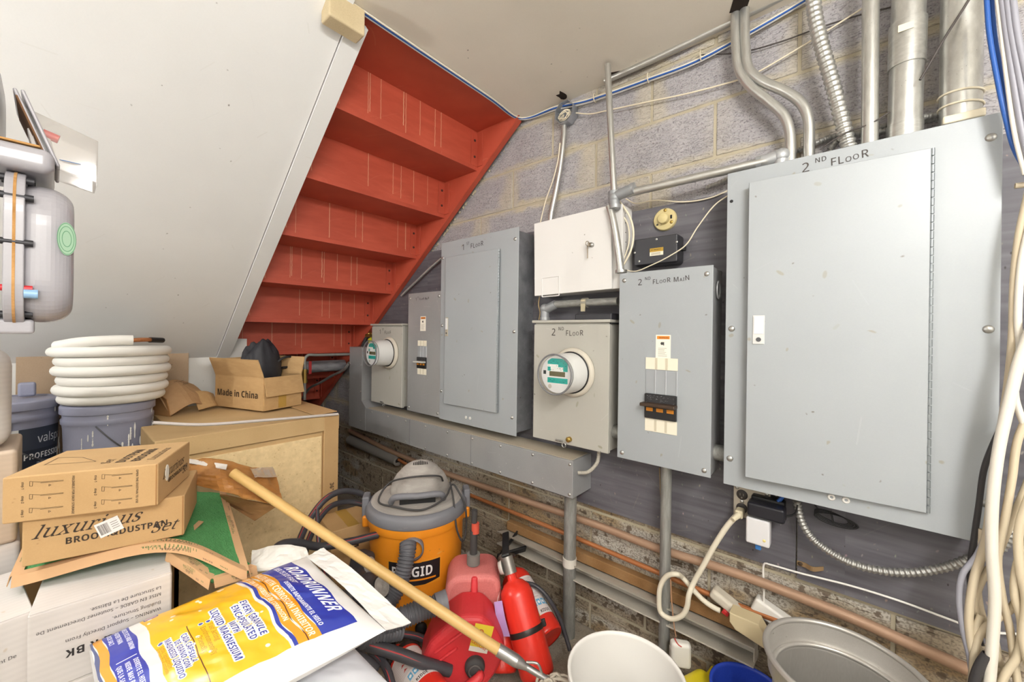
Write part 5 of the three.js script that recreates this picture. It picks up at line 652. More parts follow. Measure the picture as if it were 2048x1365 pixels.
const bagTex = tex(1000, 1250, (c, W, H) => {
  c.fillStyle = '#e4e2e0'; c.fillRect(0, 0, W, H); c.scale(0.88, 1);
  const band = (y0, y1, col) => { c.fillStyle = col; c.beginPath(); c.moveTo(0, y0 * H); for (let i = 0; i <= 20; i++) c.lineTo(W * i / 20, (y0 + Math.sin(i * 0.9) * 0.006) * H); for (let i = 20; i >= 0; i--) c.lineTo(W * i / 20, (y1 + Math.sin(i * 0.9 + 1) * 0.006) * H); c.fill(); };
  band(0.085, 0.245, '#2a3aa0'); band(0.245, 0.30, '#e89a1e'); band(0.30, 0.305, '#5a2c14'); band(0.305, 0.345, '#e89a1e'); band(0.345, 0.362, '#2a3aa0'); band(0.362, 0.375, '#eeeae6'); band(0.375, 0.80, '#f2b81c');
  band(0.80, 0.845, '#e6e4e2'); band(0.845, 0.95, '#2b39a8'); band(0.95, 0.985, '#e8a030'); band(0.985, 1, '#56608c');
  c.save(); c.transform(1, 0, -0.3, 1, 0.05 * H, 0); ink(c, 'ROADRUNNER', W * 0.1, H * 0.155, H * 0.085, '#ffffff', 'sans-serif', 'italic bold'); c.restore();
  ink(c, 'MELTS ICE FAST', W * 0.06, H * 0.195, H * 0.038, '#f4f4f8', 'sans-serif', 'italic bold'); ink(c, 'DERRITE RAPIDAMENTE EL HIELO', W * 0.38, H * 0.23, H * 0.028, '#f4f4f8', 'sans-serif', 'bold');
  ink(c, 'HALITE WITH CORROSION INHIBITOR', W * 0.04, H * 0.288, H * 0.042, '#f7e9dc', 'sans-serif', 'bold'); ink(c, 'SAL CON UN INHIBIDOR DE CORROSION', W * 0.05, H * 0.337, H * 0.03, '#f7e9dc', 'sans-serif', 'bold');
  for (let i = 0; i < 26; i++) { c.fillStyle = 'rgba(250,244,230,.92)'; c.beginPath(); c.ellipse(rr(0.02, 0.98) * W, rr(0.39, 0.79) * H, rr(8, 19), rr(8, 16), 0, 0, 7); c.fill(); }
  const lab = (s, x, y, z) => { c.font = `bold ${z * H}px sans-serif`; c.textAlign = 'left'; c.lineWidth = z * H * 0.32; c.strokeStyle = '#f2efee'; c.lineJoin = 'round'; c.strokeText(s, x * W, y * H); c.fillStyle = '#2a3590'; c.fillText(s, x * W, y * H); };
  lab('EVERY GRANULE', 0.42, 0.445, 0.04); lab('ENCAPSULATED', 0.44, 0.487, 0.04); lab('WITH', 0.58, 0.527, 0.038); lab('LIQUID MAGNESIUM', 0.4, 0.57, 0.042);
  const bullet = (x, y) => { c.fillStyle = '#f2efee'; c.beginPath(); c.arc(x * W, y * H, 15, 0, 7); c.fill(); c.fillStyle = '#4a5aa8'; c.beginPath(); c.arc(x * W, y * H, 11, 0, 7); c.fill(); };
  const brown = '#9a6a1c'; bullet(0.49, 0.592); ink(c, 'Fast Acting', W * 0.52, H * 0.6, H * 0.027, brown, 'serif'); bullet(0.49, 0.622); ink(c, 'Environmentally', W * 0.52, H * 0.63, H * 0.027, brown, 'serif'); ink(c, 'Friendly', W * 0.6, H * 0.658, H * 0.027, brown, 'serif');
  c.strokeStyle = '#5c3414'; c.lineWidth = 5; c.beginPath(); c.moveTo(W * 0.45, H * 0.672); c.lineTo(W * 0.97, H * 0.672); c.stroke();
  lab('CADA CÁPSULA', 0.5, 0.703, 0.03); lab('DE GRANO CON', 0.52, 0.732, 0.03); lab('MAGNESIO LÍQUIDO', 0.46, 0.762, 0.032); bullet(0.47, 0.776); ink(c, 'Actúa rápidamente', W * 0.5, H * 0.783, H * 0.022, brown, 'serif'); ink(c, 'Es inofensivo al ambiente', W * 0.5, H * 0.797, H * 0.018, brown, 'serif');
  c.fillStyle = '#3b4ea8'; c.fillRect(W * 0.02, H * 0.73, W * 0.06, H * 0.06); c.fillStyle = '#d8a0a0'; c.fillRect(W * 0.035, H * 0.735, W * 0.03, H * 0.05);
  ink(c, 'MELTS ICE AND SNOW', W * 0.03, H * 0.878, H * 0.026, '#eceef6', 'sans-serif', 'bold'); ink(c, 'FASTER THAN', W * 0.03, H * 0.908, H * 0.026, '#eceef6', 'sans-serif', 'bold'); ink(c, 'ROCK SALT', W * 0.03, H * 0.938, H * 0.026, '#eceef6', 'sans-serif', 'bold');
  c.fillStyle = '#eceef6'; c.fillRect(W * 0.435, H * 0.86, 7, H * 0.075); ink(c, 'DERRITE EL HIELO Y', W * 0.47, H * 0.878, H * 0.026, '#eceef6', 'sans-serif', 'bold'); ink(c, 'NIEVE MAS RAPIDO', W * 0.47, H * 0.908, H * 0.026, '#eceef6', 'sans-serif', 'bold'); ink(c, 'QUE LA SAL', W * 0.47, H * 0.938, H * 0.026, '#eceef6', 'sans-serif', 'bold');
});
bagTex.wrapS = bagTex.wrapT = THREE.ClampToEdgeWrapping;
const bagMat = new THREE.MeshPhysicalMaterial({ map: bagTex, roughness: 0.32, clearcoat: 0.5, clearcoatRoughness: 0.25 });
{ const FT = onY(612, 1114, 0.585), FB = onY(772, 1262, 0.56), NT = onY(178, 1292, 0.47), NB = NT.clone().add(FB.clone().sub(FT).multiplyScalar(1.02)); NB.y = 0.45;
  const g = thing('salt_bag', 'yellow and blue bag of ice-melt salt on top of the bag stack', 'bag', V(0, 0, 0)); bagMesh('bag_body', FT, FB, NT, NB, 0.11, bagMat, g);
  const e = FT.clone().sub(NT).setY(0).normalize(); mesh('end_seam', sheet([[FT.clone().addScaledVector(e, 0.05).add(V(0, 0.015, 0)), FT.clone().lerp(FB, 0.5).addScaledVector(e, 0.045).add(V(0, 0.03, 0)), FB.clone().addScaledVector(e, 0.06)], [FT, FT.clone().lerp(FB, 0.5).add(V(0, 0.012, 0)), FB]], 0.003, 24, 6, 0.008), std(0xdfdcd8, 0.5), g);
  const dn = (v, d) => v.clone().add(V(0.0, -d, 0)); const g2 = thing('salt_bag', 'white side of the second ice-melt bag, under the yellow one', 'bag', V(0, 0, 0)); const sh = FB.clone().sub(FT).normalize().multiplyScalar(0.03); bagMesh('bag_body', dn(FT, 0.13).add(sh), dn(FB, 0.12).add(sh), dn(NT, 0.13).add(sh), dn(NB, 0.13).add(sh), 0.12, std(0xd6d7de, 0.45), g2, 0.018);
  const m = FT.clone().add(FB).add(NT).add(NB).multiplyScalar(0.25); const s = thing('shipping_box', 'low white shipping box under the bag stack', 'box', V(m.x, 0, m.z), -0.75); mesh('box', ubox(0.4, 0.28, 0.42, 0.01).translate(0, 0.14, 0), carton, s);
  const ws = thing('plastic_sheet', 'white plastic sheet sticking out behind the yellow bag', 'plastic', V(0, 0, 0)); mesh('sheet', sheet([[onD(505, 1102, 1.3), onD(560, 1092, 1.3), onD(612, 1096, 1.3)], [onD(500, 1145, 1.22), onD(560, 1140, 1.22), onD(625, 1135, 1.22)]], 0.004, 14, 8, 0.01), white, ws);
}
// ---------- shop vacuum ----------
const orange = mapped(paintTex([236, 146, 34], { mott: 6, specks: 40, stains: 40, stain: [220, 190, 150], scratches: 40, scratch: [250, 200, 130] }), 0.42);
const vacGrey = mapped(paintTex([118, 118, 124], { mott: 8, stains: 60, stain: [170, 162, 152] }), 0.55), dusty = mapped(paintTex([166, 160, 154], { mott: 22, f: 8, stains: 120, stain: [196, 188, 178], specks: 60 }), 0.9);
const VC = V(1.085, 0, -1.475), vry = Math.atan2(-VC.x, -VC.z);
const vac = thing('shop_vacuum', 'orange and grey shop vacuum with a dusty motor head', 'vacuum', VC, vry);
mesh('drum', lathe([[0, 0.06], [0.175, 0.06], [0.185, 0.075], [0.19, 0.16], [0.196, 0.17], [0.20, 0.36], [0.203, 0.365], [0.203, 0.455], [0.212, 0.46], [0.216, 0.5], [0.21, 0.505]], 56), orange, vac);
mesh('lid', lathe([[0.214, 0.492], [0.222, 0.5], [0.22, 0.528], [0.205, 0.545], [0.15, 0.556], [0, 0.56]], 56), vacGrey, vac);
mesh('dust_layer', lathe([[0.2, 0.5485], [0.15, 0.559], [0, 0.563]], 40), dusty, vac);
{ const d = new THREE.SphereGeometry(1, 40, 24, 0, 6.2832, 0, Math.PI / 2).scale(0.125, 0.145, 0.115), p = d.attributes.position; for (let i = 0; i < p.count; i++) { const a = Math.atan2(p.getZ(i), p.getX(i)), y = p.getY(i); const k = 1 + 0.05 * Math.cos(a * 6) * (y < 0.09 ? 1 : 0); p.setX(i, p.getX(i) * k); p.setZ(i, p.getZ(i) * k); } d.computeVertexNormals(); mesh('motor_head', d, dusty, vac, V(0.01, 0.558, -0.02)); }
for (let i = 0; i < 9; i++) mesh('vent_slot', rbox(0.0035, 0.004, 0.026 - Math.abs(i - 4) * 0.003, 0.001).rotateX(0.35), blackPlastic, vac, V(-0.02 + i * 0.0075, 0.702 - Math.abs(i - 4) * 0.0008, 0.012));
mesh('handle', tube([V(-0.11, 0.57, 0.1), V(-0.095, 0.598, 0.125), V(0, 0.604, 0.14), V(0.095, 0.598, 0.125), V(0.11, 0.57, 0.1)], 0.013, 40, 12), vacGrey, vac); mesh('filter_grille', rbox(0.15, 0.045, 0.02, 0.004).translate(0, 0.575, 0.1), blackPlastic, vac);
for (const s of [-1, 1]) { mesh('side_latch', rbox(0.03, 0.09, 0.07, 0.008).translate(s * 0.222, 0.52, -0.02), vacGrey, vac); mesh('lug', rbox(0.045, 0.05, 0.09, 0.01).translate(s * 0.212, 0.462, -0.02), orange, vac); }
mesh('port_plate', new THREE.CylinderGeometry(0.2055, 0.2045, 0.12, 16, 1, true, -0.25, 0.34).translate(0, 0.42, 0), orange, vac);
mesh('port', lathe([[0.034, 0], [0.045, 0], [0.045, 0.03], [0.038, 0.032]], 24).rotateX(Math.PI / 2).translate(0, 0, 0), vacGrey, vac, V(-0.018, 0.425, 0.198));
mesh('port_latch', rbox(0.014, 0.03, 0.012, 0.004), dusty, vac, V(-0.016, 0.447, 0.228));
{ const t = tex(1024, 400, (c, W, H) => { c.fillStyle = '#f2a02a'; c.fillRect(0, 0, W, H); c.fillStyle = '#232124'; c.beginPath(); c.moveTo(W * 0.02, H * 0.04); c.lineTo(W * 0.98, H * 0.04); c.lineTo(W * 0.98, H * 0.86); c.lineTo(W * 0.7, H * 0.98); c.lineTo(W * 0.3, H * 0.98); c.lineTo(W * 0.02, H * 0.86); c.fill(); ink(c, 'RIDGID', W * 0.07, H * 0.62, H * 0.56, '#f6f4f2', 'sans-serif', 'bold'); c.fillStyle = '#f0921e'; c.fillRect(W * 0.1, H * 0.72, W * 0.8, H * 0.07); }); mesh('brand_plate', new THREE.CylinderGeometry(0.2035, 0.2015, 0.1, 24, 1, true, -0.6, 1.1), mapped(t, 0.4), vac, V(0, 0.315, 0)); }
mesh('drain_boss', rbox(0.1, 0.12, 0.03, 0.006).translate(-0.02, 0.17, 0.175), orange, vac); mesh('drain_cap', lathe([[0, 0.018], [0.022, 0.017], [0.024, 0]], 16).rotateX(Math.PI / 2), blackPlastic, vac, V(0.02, 0.09, 0.195));
for (let i = 0; i < 4; i++) { const a = 0.6 + i * Math.PI / 2; mesh('caster', merge([new THREE.CylinderGeometry(0.028, 0.028, 0.022, 18).rotateZ(Math.PI / 2), rbox(0.05, 0.05, 0.05, 0.01).translate(0, 0.045, 0)]), blackPlastic, vac, V(Math.cos(a) * 0.165, 0.028, Math.sin(a) * 0.165)); }
mesh('power_cord', tube([V(0.11, 0.62, 0.03), V(0.09, 0.66, 0.08), V(-0.05, 0.665, 0.09), V(-0.125, 0.63, 0.05), V(-0.16, 0.58, 0.1), V(-0.09, 0.575, 0.16), V(0.02, 0.565, 0.185), V(0.11, 0.59, 0.15), V(0.15, 0.62, 0.08), V(0.17, 0.6, 0.1), V(0.2, 0.54, 0.12), V(0.205, 0.44, 0.13), V(0.19, 0.4, 0.15), V(0.165, 0.45, 0.16), V(0.15, 0.57, 0.12), V(0.14, 0.62, 0.05)], 0.0042, 160, 8), std(0x3a3838, 0.6), vac);
// hoses
const hoseGrey = std(0x5c5c61, 0.45), rubber = mapped(paintTex([62, 61, 66], { mott: 6, specks: 40, speck: [140, 134, 128] }), 0.42), redStripe = std(0xb23a3c, 0.5);
const D = (l) => l.map(([x, y, d]) => onD(x, y, d));
const corr = (label, l, r, pitch) => tag(mesh('vacuum_hose', ribbed(D(l), r, pitch || 0.0075, 0.075, 20, 6), hoseGrey), label, 'hose', 'ribbed vacuum hoses');
corr('ribbed grey hose coming out of the shop vacuum port', [[816, 1088, 1.555], [815, 1105, 1.53], [810, 1130, 1.51], [800, 1165, 1.49], [782, 1198, 1.46], [755, 1225, 1.41], [722, 1242, 1.36], [690, 1252, 1.32]], 0.033, 0.011);
corr('ribbed grey hose with a smooth cuff lying in front of the vacuum', [[880, 1210, 1.40], [850, 1218, 1.38], [815, 1232, 1.35], [780, 1246, 1.32], [740, 1252, 1.28], [705, 1256, 1.24]], 0.035, 0.011);
corr('ribbed grey hose end under the ice-melt bag', [[800, 1262, 1.34], [765, 1268, 1.3], [730, 1276, 1.26], [692, 1286, 1.2]], 0.03, 0.011);
{ const o = mesh('hose_cuff', rod(onD(872, 1212, 1.395), onD(894, 1204, 1.41), 0.038, 0.04), vacGrey); tag(o, 'smooth grey cuff at the end of the ribbed hose', 'hose cuff'); }
function rubberHose(label, l, r) { const pts = D(l), o = thing('rubber_hose', label, 'hose', V(0, 0, 0), 0, 'black rubber hoses with a red stripe'); mesh('hose', tube(pts, r, pts.length * 14, 12), rubber, o); mesh('stripe', tube(pts.map((p) => p.clone().addScaledVector(fwd, -r * 0.72).add(V(0, r * 0.66, 0))), r * 0.16, pts.length * 14, 5), redStripe, o); return o; }
rubberHose('black hose arching from the vacuum over the small carton', [[752, 1004, 1.86], [715, 986, 1.82], [680, 984, 1.76], [650, 1000, 1.7], [622, 1035, 1.64], [600, 1080, 1.56], [588, 1120, 1.5]], 0.0135);
rubberHose('black hose bent tightly round the back of the small carton', [[748, 1016, 1.88], [700, 1005, 1.84], [664, 1012, 1.78], [640, 1036, 1.72], [620, 1075, 1.66], [606, 1120, 1.56]], 0.0125);
rubberHose('straight black hose crossing in front of the small carton', [[756, 1070, 1.62], [700, 1084, 1.56], [640, 1094, 1.5], [590, 1086, 1.44], [556, 1094, 1.38], [542, 1130, 1.32], [540, 1160, 1.3]], 0.0145);
rubberHose('thin black hose hanging down beside the small carton', [[634, 1018, 1.66], [636, 1060, 1.64], [640, 1110, 1.6], [652, 1150, 1.56], [668, 1175, 1.5]], 0.009);
rubberHose('thick black hose lying across the floor in front', [[690, 1280, 1.24], [740, 1292, 1.26], [800, 1310, 1.28], [850, 1328, 1.3], [900, 1342, 1.33]], 0.019);
rubberHose('short black hose with a worn end on the floor', [[676, 1306, 1.2], [706, 1312, 1.19], [736, 1330, 1.18], [752, 1345, 1.17]], 0.018);
rubberHose('black hose curling round by the red fuel can', [[800, 1268, 1.44], [840, 1276, 1.46], [866, 1296, 1.46], [858, 1322, 1.42], [820, 1325, 1.4], [790, 1310, 1.4]], 0.0125);
rubberHose('black hose running off under the lowest fire extinguisher', [[740, 1300, 1.3], [762, 1322, 1.26], [776, 1345, 1.22], [786, 1380, 1.18]], 0.0125);
// vacuum attachments
{ const g = thing('vacuum_elbow', 'grey vacuum elbow attachment behind the bag', 'attachment', onD(712, 1172, 1.5)); mesh('elbow', tube([V(-0.06, -0.02, 0.04), V(-0.03, 0.0, 0.03), V(0.0, 0.02, 0.0), V(0.04, 0.01, -0.04), V(0.06, -0.03, -0.05)], 0.03, 30, 16), rubber, g); mesh('collar', rod(V(-0.075, -0.03, 0.045), V(-0.05, -0.012, 0.036), 0.034), std(0x4a4a50, 0.6), g); }
{ const g = thing('vacuum_nozzle', 'dark grey floor nozzle with a round dusty plate', 'attachment', onD(742, 1188, 1.46), 0.4); mesh('nozzle_body', rbox(0.1, 0.08, 0.14, 0.03, 4).rotateX(0.5), rubber, g); mesh('plate', lathe([[0, 0.006], [0.032, 0.006], [0.036, 0]], 28).rotateX(0.95), dusty, g, V(0.0, 0.034, 0.045)); mesh('plate_ring', new THREE.TorusGeometry(0.037, 0.003, 8, 28).rotateX(0.95 - Math.PI / 2), blackPlastic, g, V(0, 0.035, 0.046)); }
{ const g = thing('vacuum_nozzle', 'dark grey nozzle with a round plate leaning on the small carton', 'attachment', onD(722, 1135, 1.58), 0.3); mesh('nozzle_body', rbox(0.08, 0.12, 0.08, 0.025, 4).rotateZ(-0.3), rubber, g); mesh('plate', lathe([[0, 0.006], [0.026, 0.006], [0.03, 0]], 28).rotateX(1.2), dusty, g, V(0, 0.02, 0.045)); }
straightWand([672, 1190, 1.46], [760, 1212, 1.42]);
function straightWand(a, b) { tag(mesh('vacuum_wand', rod(onD(...a), onD(...b), 0.02), rubber), 'glossy black vacuum wand lying among the attachments', 'attachment'); }
// small carton behind the hoses
{ const p = onD(668, 1064, 1.76), g = thing('small_carton', 'small brown carton marked Made in China beside the vacuum', 'box', V(p.x, 0, p.z), -0.15); const h = p.y + 0.005; mesh('box', metreUV(rbox(0.2, h, 0.2, 0.004, 2)).translate(0.085, h / 2, -0.09), card, g); mesh('tape', rbox(0.05, 0.001, 0.2, 0.0003, 1).translate(0.085, h + 0.0006, -0.09), std(0xb99448, 0.4), g); chinaPrint(g, 0.06, 0.3, V(0.09, h * 0.5, 0.0112), null, true); }
// ---------- wooden mop handle and mop ----------
{ const a = onD(466, 946, 1.36), b = onD(1008, 1308, 1.22), c = onD(1098, 1362, 1.2), g = thing('mop', 'string mop with a wooden handle and metal ferrule lying across the pile', 'mop', V(0, 0, 0)); const wood = mapped(paintTex([214, 176, 112], { mott: 12, f: 6, specks: 30, speck: [170, 120, 60], scratches: 30, scratch: [236, 206, 150] }), 0.45);
  mesh('handle', rod(a, b, 0.0155, 0.0165, 20), wood, g); const q = b.clone().lerp(c, 0.5); mesh('ferrule', merge([rod(b.clone().lerp(a, 0.02), b.clone().lerp(c, 0.28), 0.0185, 0.018), rod(b.clone().lerp(c, 0.28), q, 0.018, 0.010), rod(q, c, 0.0095, 0.009)]), std(0xb6b6b6, 0.3, 0.85), g); mesh('clamp_lever', tube([q.clone().add(V(0, 0.015, 0)), q.clone().lerp(c, 0.5).add(V(0, 0.03, 0)), q.clone().lerp(c, 0.7).add(V(0, 0.008, 0))], 0.004, 16, 8), steel, g);
  const strands = []; for (let i = 0; i < 40; i++) { const s = c.clone().add(V(rr(-0.02, 0.02), rr(-0.02, 0.01), rr(-0.02, 0.02))); const k = V(rr(-0.16, 0.1), -rr(0.04, 0.1), rr(-0.02, 0.14)); strands.push(tube([s, s.clone().addScaledVector(k, 0.35).add(V(0, 0.03, 0)), s.clone().addScaledVector(k, 0.7).add(V(0, 0.015, 0)), s.clone().add(k)], 0.0045, 12, 5)); } tag(mesh('mop_strands', merge(strands), std(0xc9c0b0, 0.95), g), null, null, null, 'stuff'); }
// ---------- fuel cans ----------
const redCan = mapped(paintTex([206, 52, 58], { mott: 10, f: 8, specks: 60, speck: [226, 150, 146], stains: 90, stain: [206, 146, 142], scratches: 50, scratch: [230, 150, 150] }), 0.5);
function outline(pts, d, b, mat, parent, name) { const s = new THREE.Shape(); const cv = new THREE.CatmullRomCurve3(pts.map(([x, y]) => V(x, y, 0)), true, 'catmullrom', 0.25).getPoints(60); cv.forEach((p, i) => s[i ? 'lineTo' : 'moveTo'](p.x, p.y)); return mesh(name, new THREE.ExtrudeGeometry(s, { depth: d, bevelEnabled: true, bevelSize: b, bevelThickness: b, bevelSegments: 4 }).translate(0, 0, -d), mat, parent); }
const redDust = mapped(paintTex([204, 116, 112], { mott: 26, f: 5, specks: 60, speck: [226, 180, 176], stains: 90, stain: [206, 170, 160], scratches: 50, scratch: [200, 60, 64] }), 0.7);
const faceRy = (p) => Math.atan2(-p.x, -p.z);
{ const p = onD(946, 1175, 1.51), g = thing('fuel_can', 'dusty red fuel can with a black spout between the vacuum and extinguishers', 'fuel can', V(p.x, 0, p.z), faceRy(p), 'red plastic fuel cans');
  outline([[-0.09, 0.02], [0.09, 0.02], [0.1, 0.12], [0.085, 0.32], [0.055, 0.345], [-0.055, 0.345], [-0.085, 0.31], [-0.1, 0.12]], 0.13, 0.02, redDust, g, 'can_body');
  mesh('handle_ridge', rbox(0.026, 0.13, 0.03, 0.01, 3).rotateX(-0.35).translate(0.005, 0.3, 0.028), redCan, g); mesh('collar', rod(V(0.0, 0.37, -0.06), V(0.0, 0.41, -0.06), 0.026), std(0x77736e, 0.8), g); mesh('spout', merge([rod(V(0, 0.4, -0.06), V(0, 0.5, -0.065), 0.015), rod(V(0, 0.5, -0.065), V(0.002, 0.58, -0.07), 0.012)]), std(0x3c3a3a, 0.6), g); mesh('spout_ring', rod(V(0.006, 0.49, -0.062), V(0.006, 0.53, -0.064), 0.0155), std(0xc8503c, 0.5), g); }
{ const p = onD(936, 1288, 1.36), g = thing('fuel_can', 'red fuel can lying tilted on the floor with a yellow label', 'fuel can', p, faceRy(p), 'red plastic fuel cans'); g.rotation.z = 0.0; const k = 1.36 / 787; const o = (x, y) => [(x - 936) * k, -(y - 1288) * k];
  outline([o(925, 1240), o(958, 1242), o(980, 1264), o(998, 1302), o(982, 1340), o(950, 1374), o(890, 1385), o(858, 1352), o(852, 1325), o(870, 1282), o(900, 1256)], 0.11, 0.02, redCan, g, 'can_body'); 
  for (const [a, b] of [[[872, 1292], [930, 1252]], [[866, 1318], [915, 1285]]]) mesh('ridge', rod(V(...o(...a), 0.022), V(...o(...b), 0.022), 0.005), redCan, g); mesh('handle', tube([V(...o(945, 1345), 0.02), V(...o(960, 1325), 0.06), V(...o(925, 1345), 0.07), V(...o(905, 1375), 0.03)], 0.015, 30, 10), redCan, g);
  mesh('cap', lathe([[0, 0.03], [0.016, 0.03], [0.018, 0.024], [0.03, 0.022], [0.034, 0.012], [0.034, 0]], 20).rotateX(Math.PI / 2), std(0x3f3c3c, 0.7), g, V(...o(950, 1322), 0.02)); mesh('cap_ring', new THREE.TorusGeometry(0.02, 0.003, 8, 20), std(0x5a5654, 0.6), g, V(...o(950, 1322), 0.048));
  print(g, 'yellow_label', 0.065, 0.095, V(...o(962, 1270), 0.0215), [0, 0, -0.25], 1800, (c, W, H) => { c.fillStyle = '#e8cf3a'; c.fillRect(0, 0, W, H); c.fillStyle = '#e9e2d8'; c.fillRect(0, H * 0.82, W, H * 0.18); c.strokeStyle = '#a83a2c'; c.lineWidth = W * 0.05; c.beginPath(); c.ellipse(W * 0.35, H * 0.35, W * 0.16, H * 0.16, 0.4, 0, 7); c.stroke(); c.save(); c.translate(W * 0.1, H * 0.5); c.rotate(0.35); ink(c, 'GASOLINE', 0, H * 0.2, H * 0.13, '#c8502c', 'sans-serif', 'bold'); c.restore(); ink(c, '1', W * 0.6, H * 0.55, H * 0.22, '#2a2420', 'sans-serif', 'bold'); }, { solid: true }); }
// ---------- fire extinguishers ----------
const extRed = mapped(paintTex([222, 50, 36], { mott: 6, specks: 30, speck: [240, 170, 160], stains: 30, stain: [226, 120, 110], scratches: 40, scratch: [245, 160, 150] }), 0.28);
function extinguisher(label, bottom, top, R, L, o = {}) {
  const g = thing('fire_extinguisher', label, 'extinguisher', bottom, 0, 'red fire extinguishers'), ax = top.clone().sub(bottom).normalize(); g.quaternion.setFromUnitVectors(V(0, 1, 0), ax); if (o.spin) g.rotateY(o.spin); if (o.label !== undefined) { const q = V(0, EYE, 0).sub(bottom).applyQuaternion(g.quaternion.clone().invert()); o.label = Math.atan2(q.x, q.z) - 1.2 + (o.turn || 0); }
  mesh('cylinder', lathe([[0, 0.006], [R * 0.86, 0.004], [R * 0.92, 0.0], [R * 0.98, 0.008], [R, 0.02], [R, L * 0.82], [R * 0.9, L * 0.9], [R * 0.6, L * 0.97], [R * 0.3, L], [R * 0.28, L + 0.03]], 40), extRed, g);
  if (o.band) { mesh('band', lathe([[R, L * o.band], [R * 1.03, L * o.band], [R * 1.03, L * o.band + 0.018], [R, L * o.band + 0.018]], 36), std(0x3a3432, 0.35, 0.5), g); mesh('buckle', rbox(0.03, 0.024, 0.018, 0.003), std(0x2c2a2a, 0.4, 0.5), g, V(-R * 0.95, L * o.band + 0.009, R * 0.4)); }
  if (o.label !== undefined) { const t = tex(512, 512, (c, W, H) => { c.fillStyle = '#ece2e0'; c.fillRect(0, 0, W, H); for (let i = 0; i < 16; i++) { c.fillStyle = 'rgba(150,110,110,.5)'; c.fillRect(W * 0.08, H * (0.06 + i * 0.034), W * rr(0.4, 0.8), H * 0.01); } c.fillStyle = '#c03a30'; for (const y of [0.3, 0.44]) { c.beginPath(); c.moveTo(W * 0.4, H * y); c.lineTo(W * 0.46, H * (y + 0.05)); c.lineTo(W * 0.34, H * (y + 0.05)); c.fill(); } c.fillStyle = '#6fb4dc'; for (let i = 0; i < 4; i++) { c.fillRect(W * (0.36 + i * 0.14), H * 0.64, W * 0.11, H * 0.15); c.fillStyle = '#fff'; c.beginPath(); c.arc(W * (0.415 + i * 0.14), H * 0.715, W * 0.035, 0, 7); c.fill(); c.fillStyle = '#6fb4dc'; } c.fillStyle = '#e8d840'; c.fillRect(0, H * 0.86, W * 0.4, H * 0.14); ink(c, 'ABC', W * 0.05, H * 0.975, H * 0.13, '#2a2420', 'sans-serif', 'bold'); ink(c, 'KIDDE', W * 0.46, H * 0.96, H * 0.1, '#2a2420', 'sans-serif', 'bold'); }); mesh('label', new THREE.CylinderGeometry(R * 1.004, R * 1.004, L * 0.55, 28, 1, true, o.label, 2.4), mapped(t, 0.4), g, V(0, L * 0.48, 0)); }
  if (o.head) { const h = new THREE.Group(); h.name = 'valve_head'; h.position.set(0, L + 0.02, 0); h.scale.setScalar(1.5); g.add(h); mesh('valve', rod(V(0, 0, 0), V(0, 0.04, 0), 0.016), std(0x8f8a84, 0.4, 0.6), h); mesh('carry_handle', rbox(0.022, 0.008, 0.1, 0.003).rotateX(0.1).translate(0, 0.04, 0.035), blackPlastic, h); mesh('lever', rbox(0.02, 0.006, 0.11, 0.003).rotateX(-0.5).translate(0, 0.07, 0.04), blackPlastic, h); mesh('gauge', lathe([[0, 0.01], [0.015, 0.01], [0.017, 0]], 20).rotateZ(-Math.PI / 2), std(0xd8d4cc, 0.4), h, V(0.016, 0.02, 0.0)); mesh('gauge_face', new THREE.CylinderGeometry(0.012, 0.012, 0.001, 20).rotateZ(Math.PI / 2), std(0xc23a34, 0.5), h, V(0.0268, 0.02, 0.0)); }
  return g;
}
extinguisher('red fire extinguisher with a dark metal band leaning in front', onD(1076, 1352, 1.38), onD(1030, 1178, 1.50), 0.062, 0.30, { band: 0.42, head: true, spin: 2.2 });
const e2 = extinguisher('red fire extinguisher with a white instruction label and black hose', onD(1098, 1280, 1.52), onD(1030, 1160, 1.72), 0.064, 0.30, { label: 0, turn: 0.5, head: true, spin: 1.2 });
extinguisher('red fire extinguisher half hidden under the tilted fuel can', onD(1004, 1345, 1.43), onD(1006, 1240, 1.52), 0.054, 0.22, {});
extinguisher('red fire extinguisher with a label lying by the black hoses', onD(872, 1412, 1.22), onD(806, 1316, 1.42), 0.06, 0.28, { label: 0, band: 0.8 });
pipe('extinguisher_hose', 'black discharge hose of the labelled extinguisher', 'hose', D([[1044, 1166, 1.64], [1070, 1172, 1.62], [1095, 1195, 1.6], [1118, 1235, 1.58], [1132, 1275, 1.56], [1140, 1302, 1.54]]), 0.0085, rubber, null, 60, 10);
{ const t = thing('inspection_tag', 'purple paper inspection tag hanging by the extinguishers', 'tag', V(0, 0, 0)); mesh('tag_sheet', sheet([[onD(988, 1205, 1.46), onD(1004, 1202, 1.45)], [onD(993, 1238, 1.44), onD(1010, 1236, 1.43)], [onD(1006, 1274, 1.425), onD(1020, 1274, 1.415)]], 0.001, 4, 8), std(0xb79ad2, 0.8), t); mesh('tag_wire', tube(D([[994, 1206, 1.455], [998, 1190, 1.47], [1004, 1172, 1.52]]), 0.001, 10, 5), steel, t); }
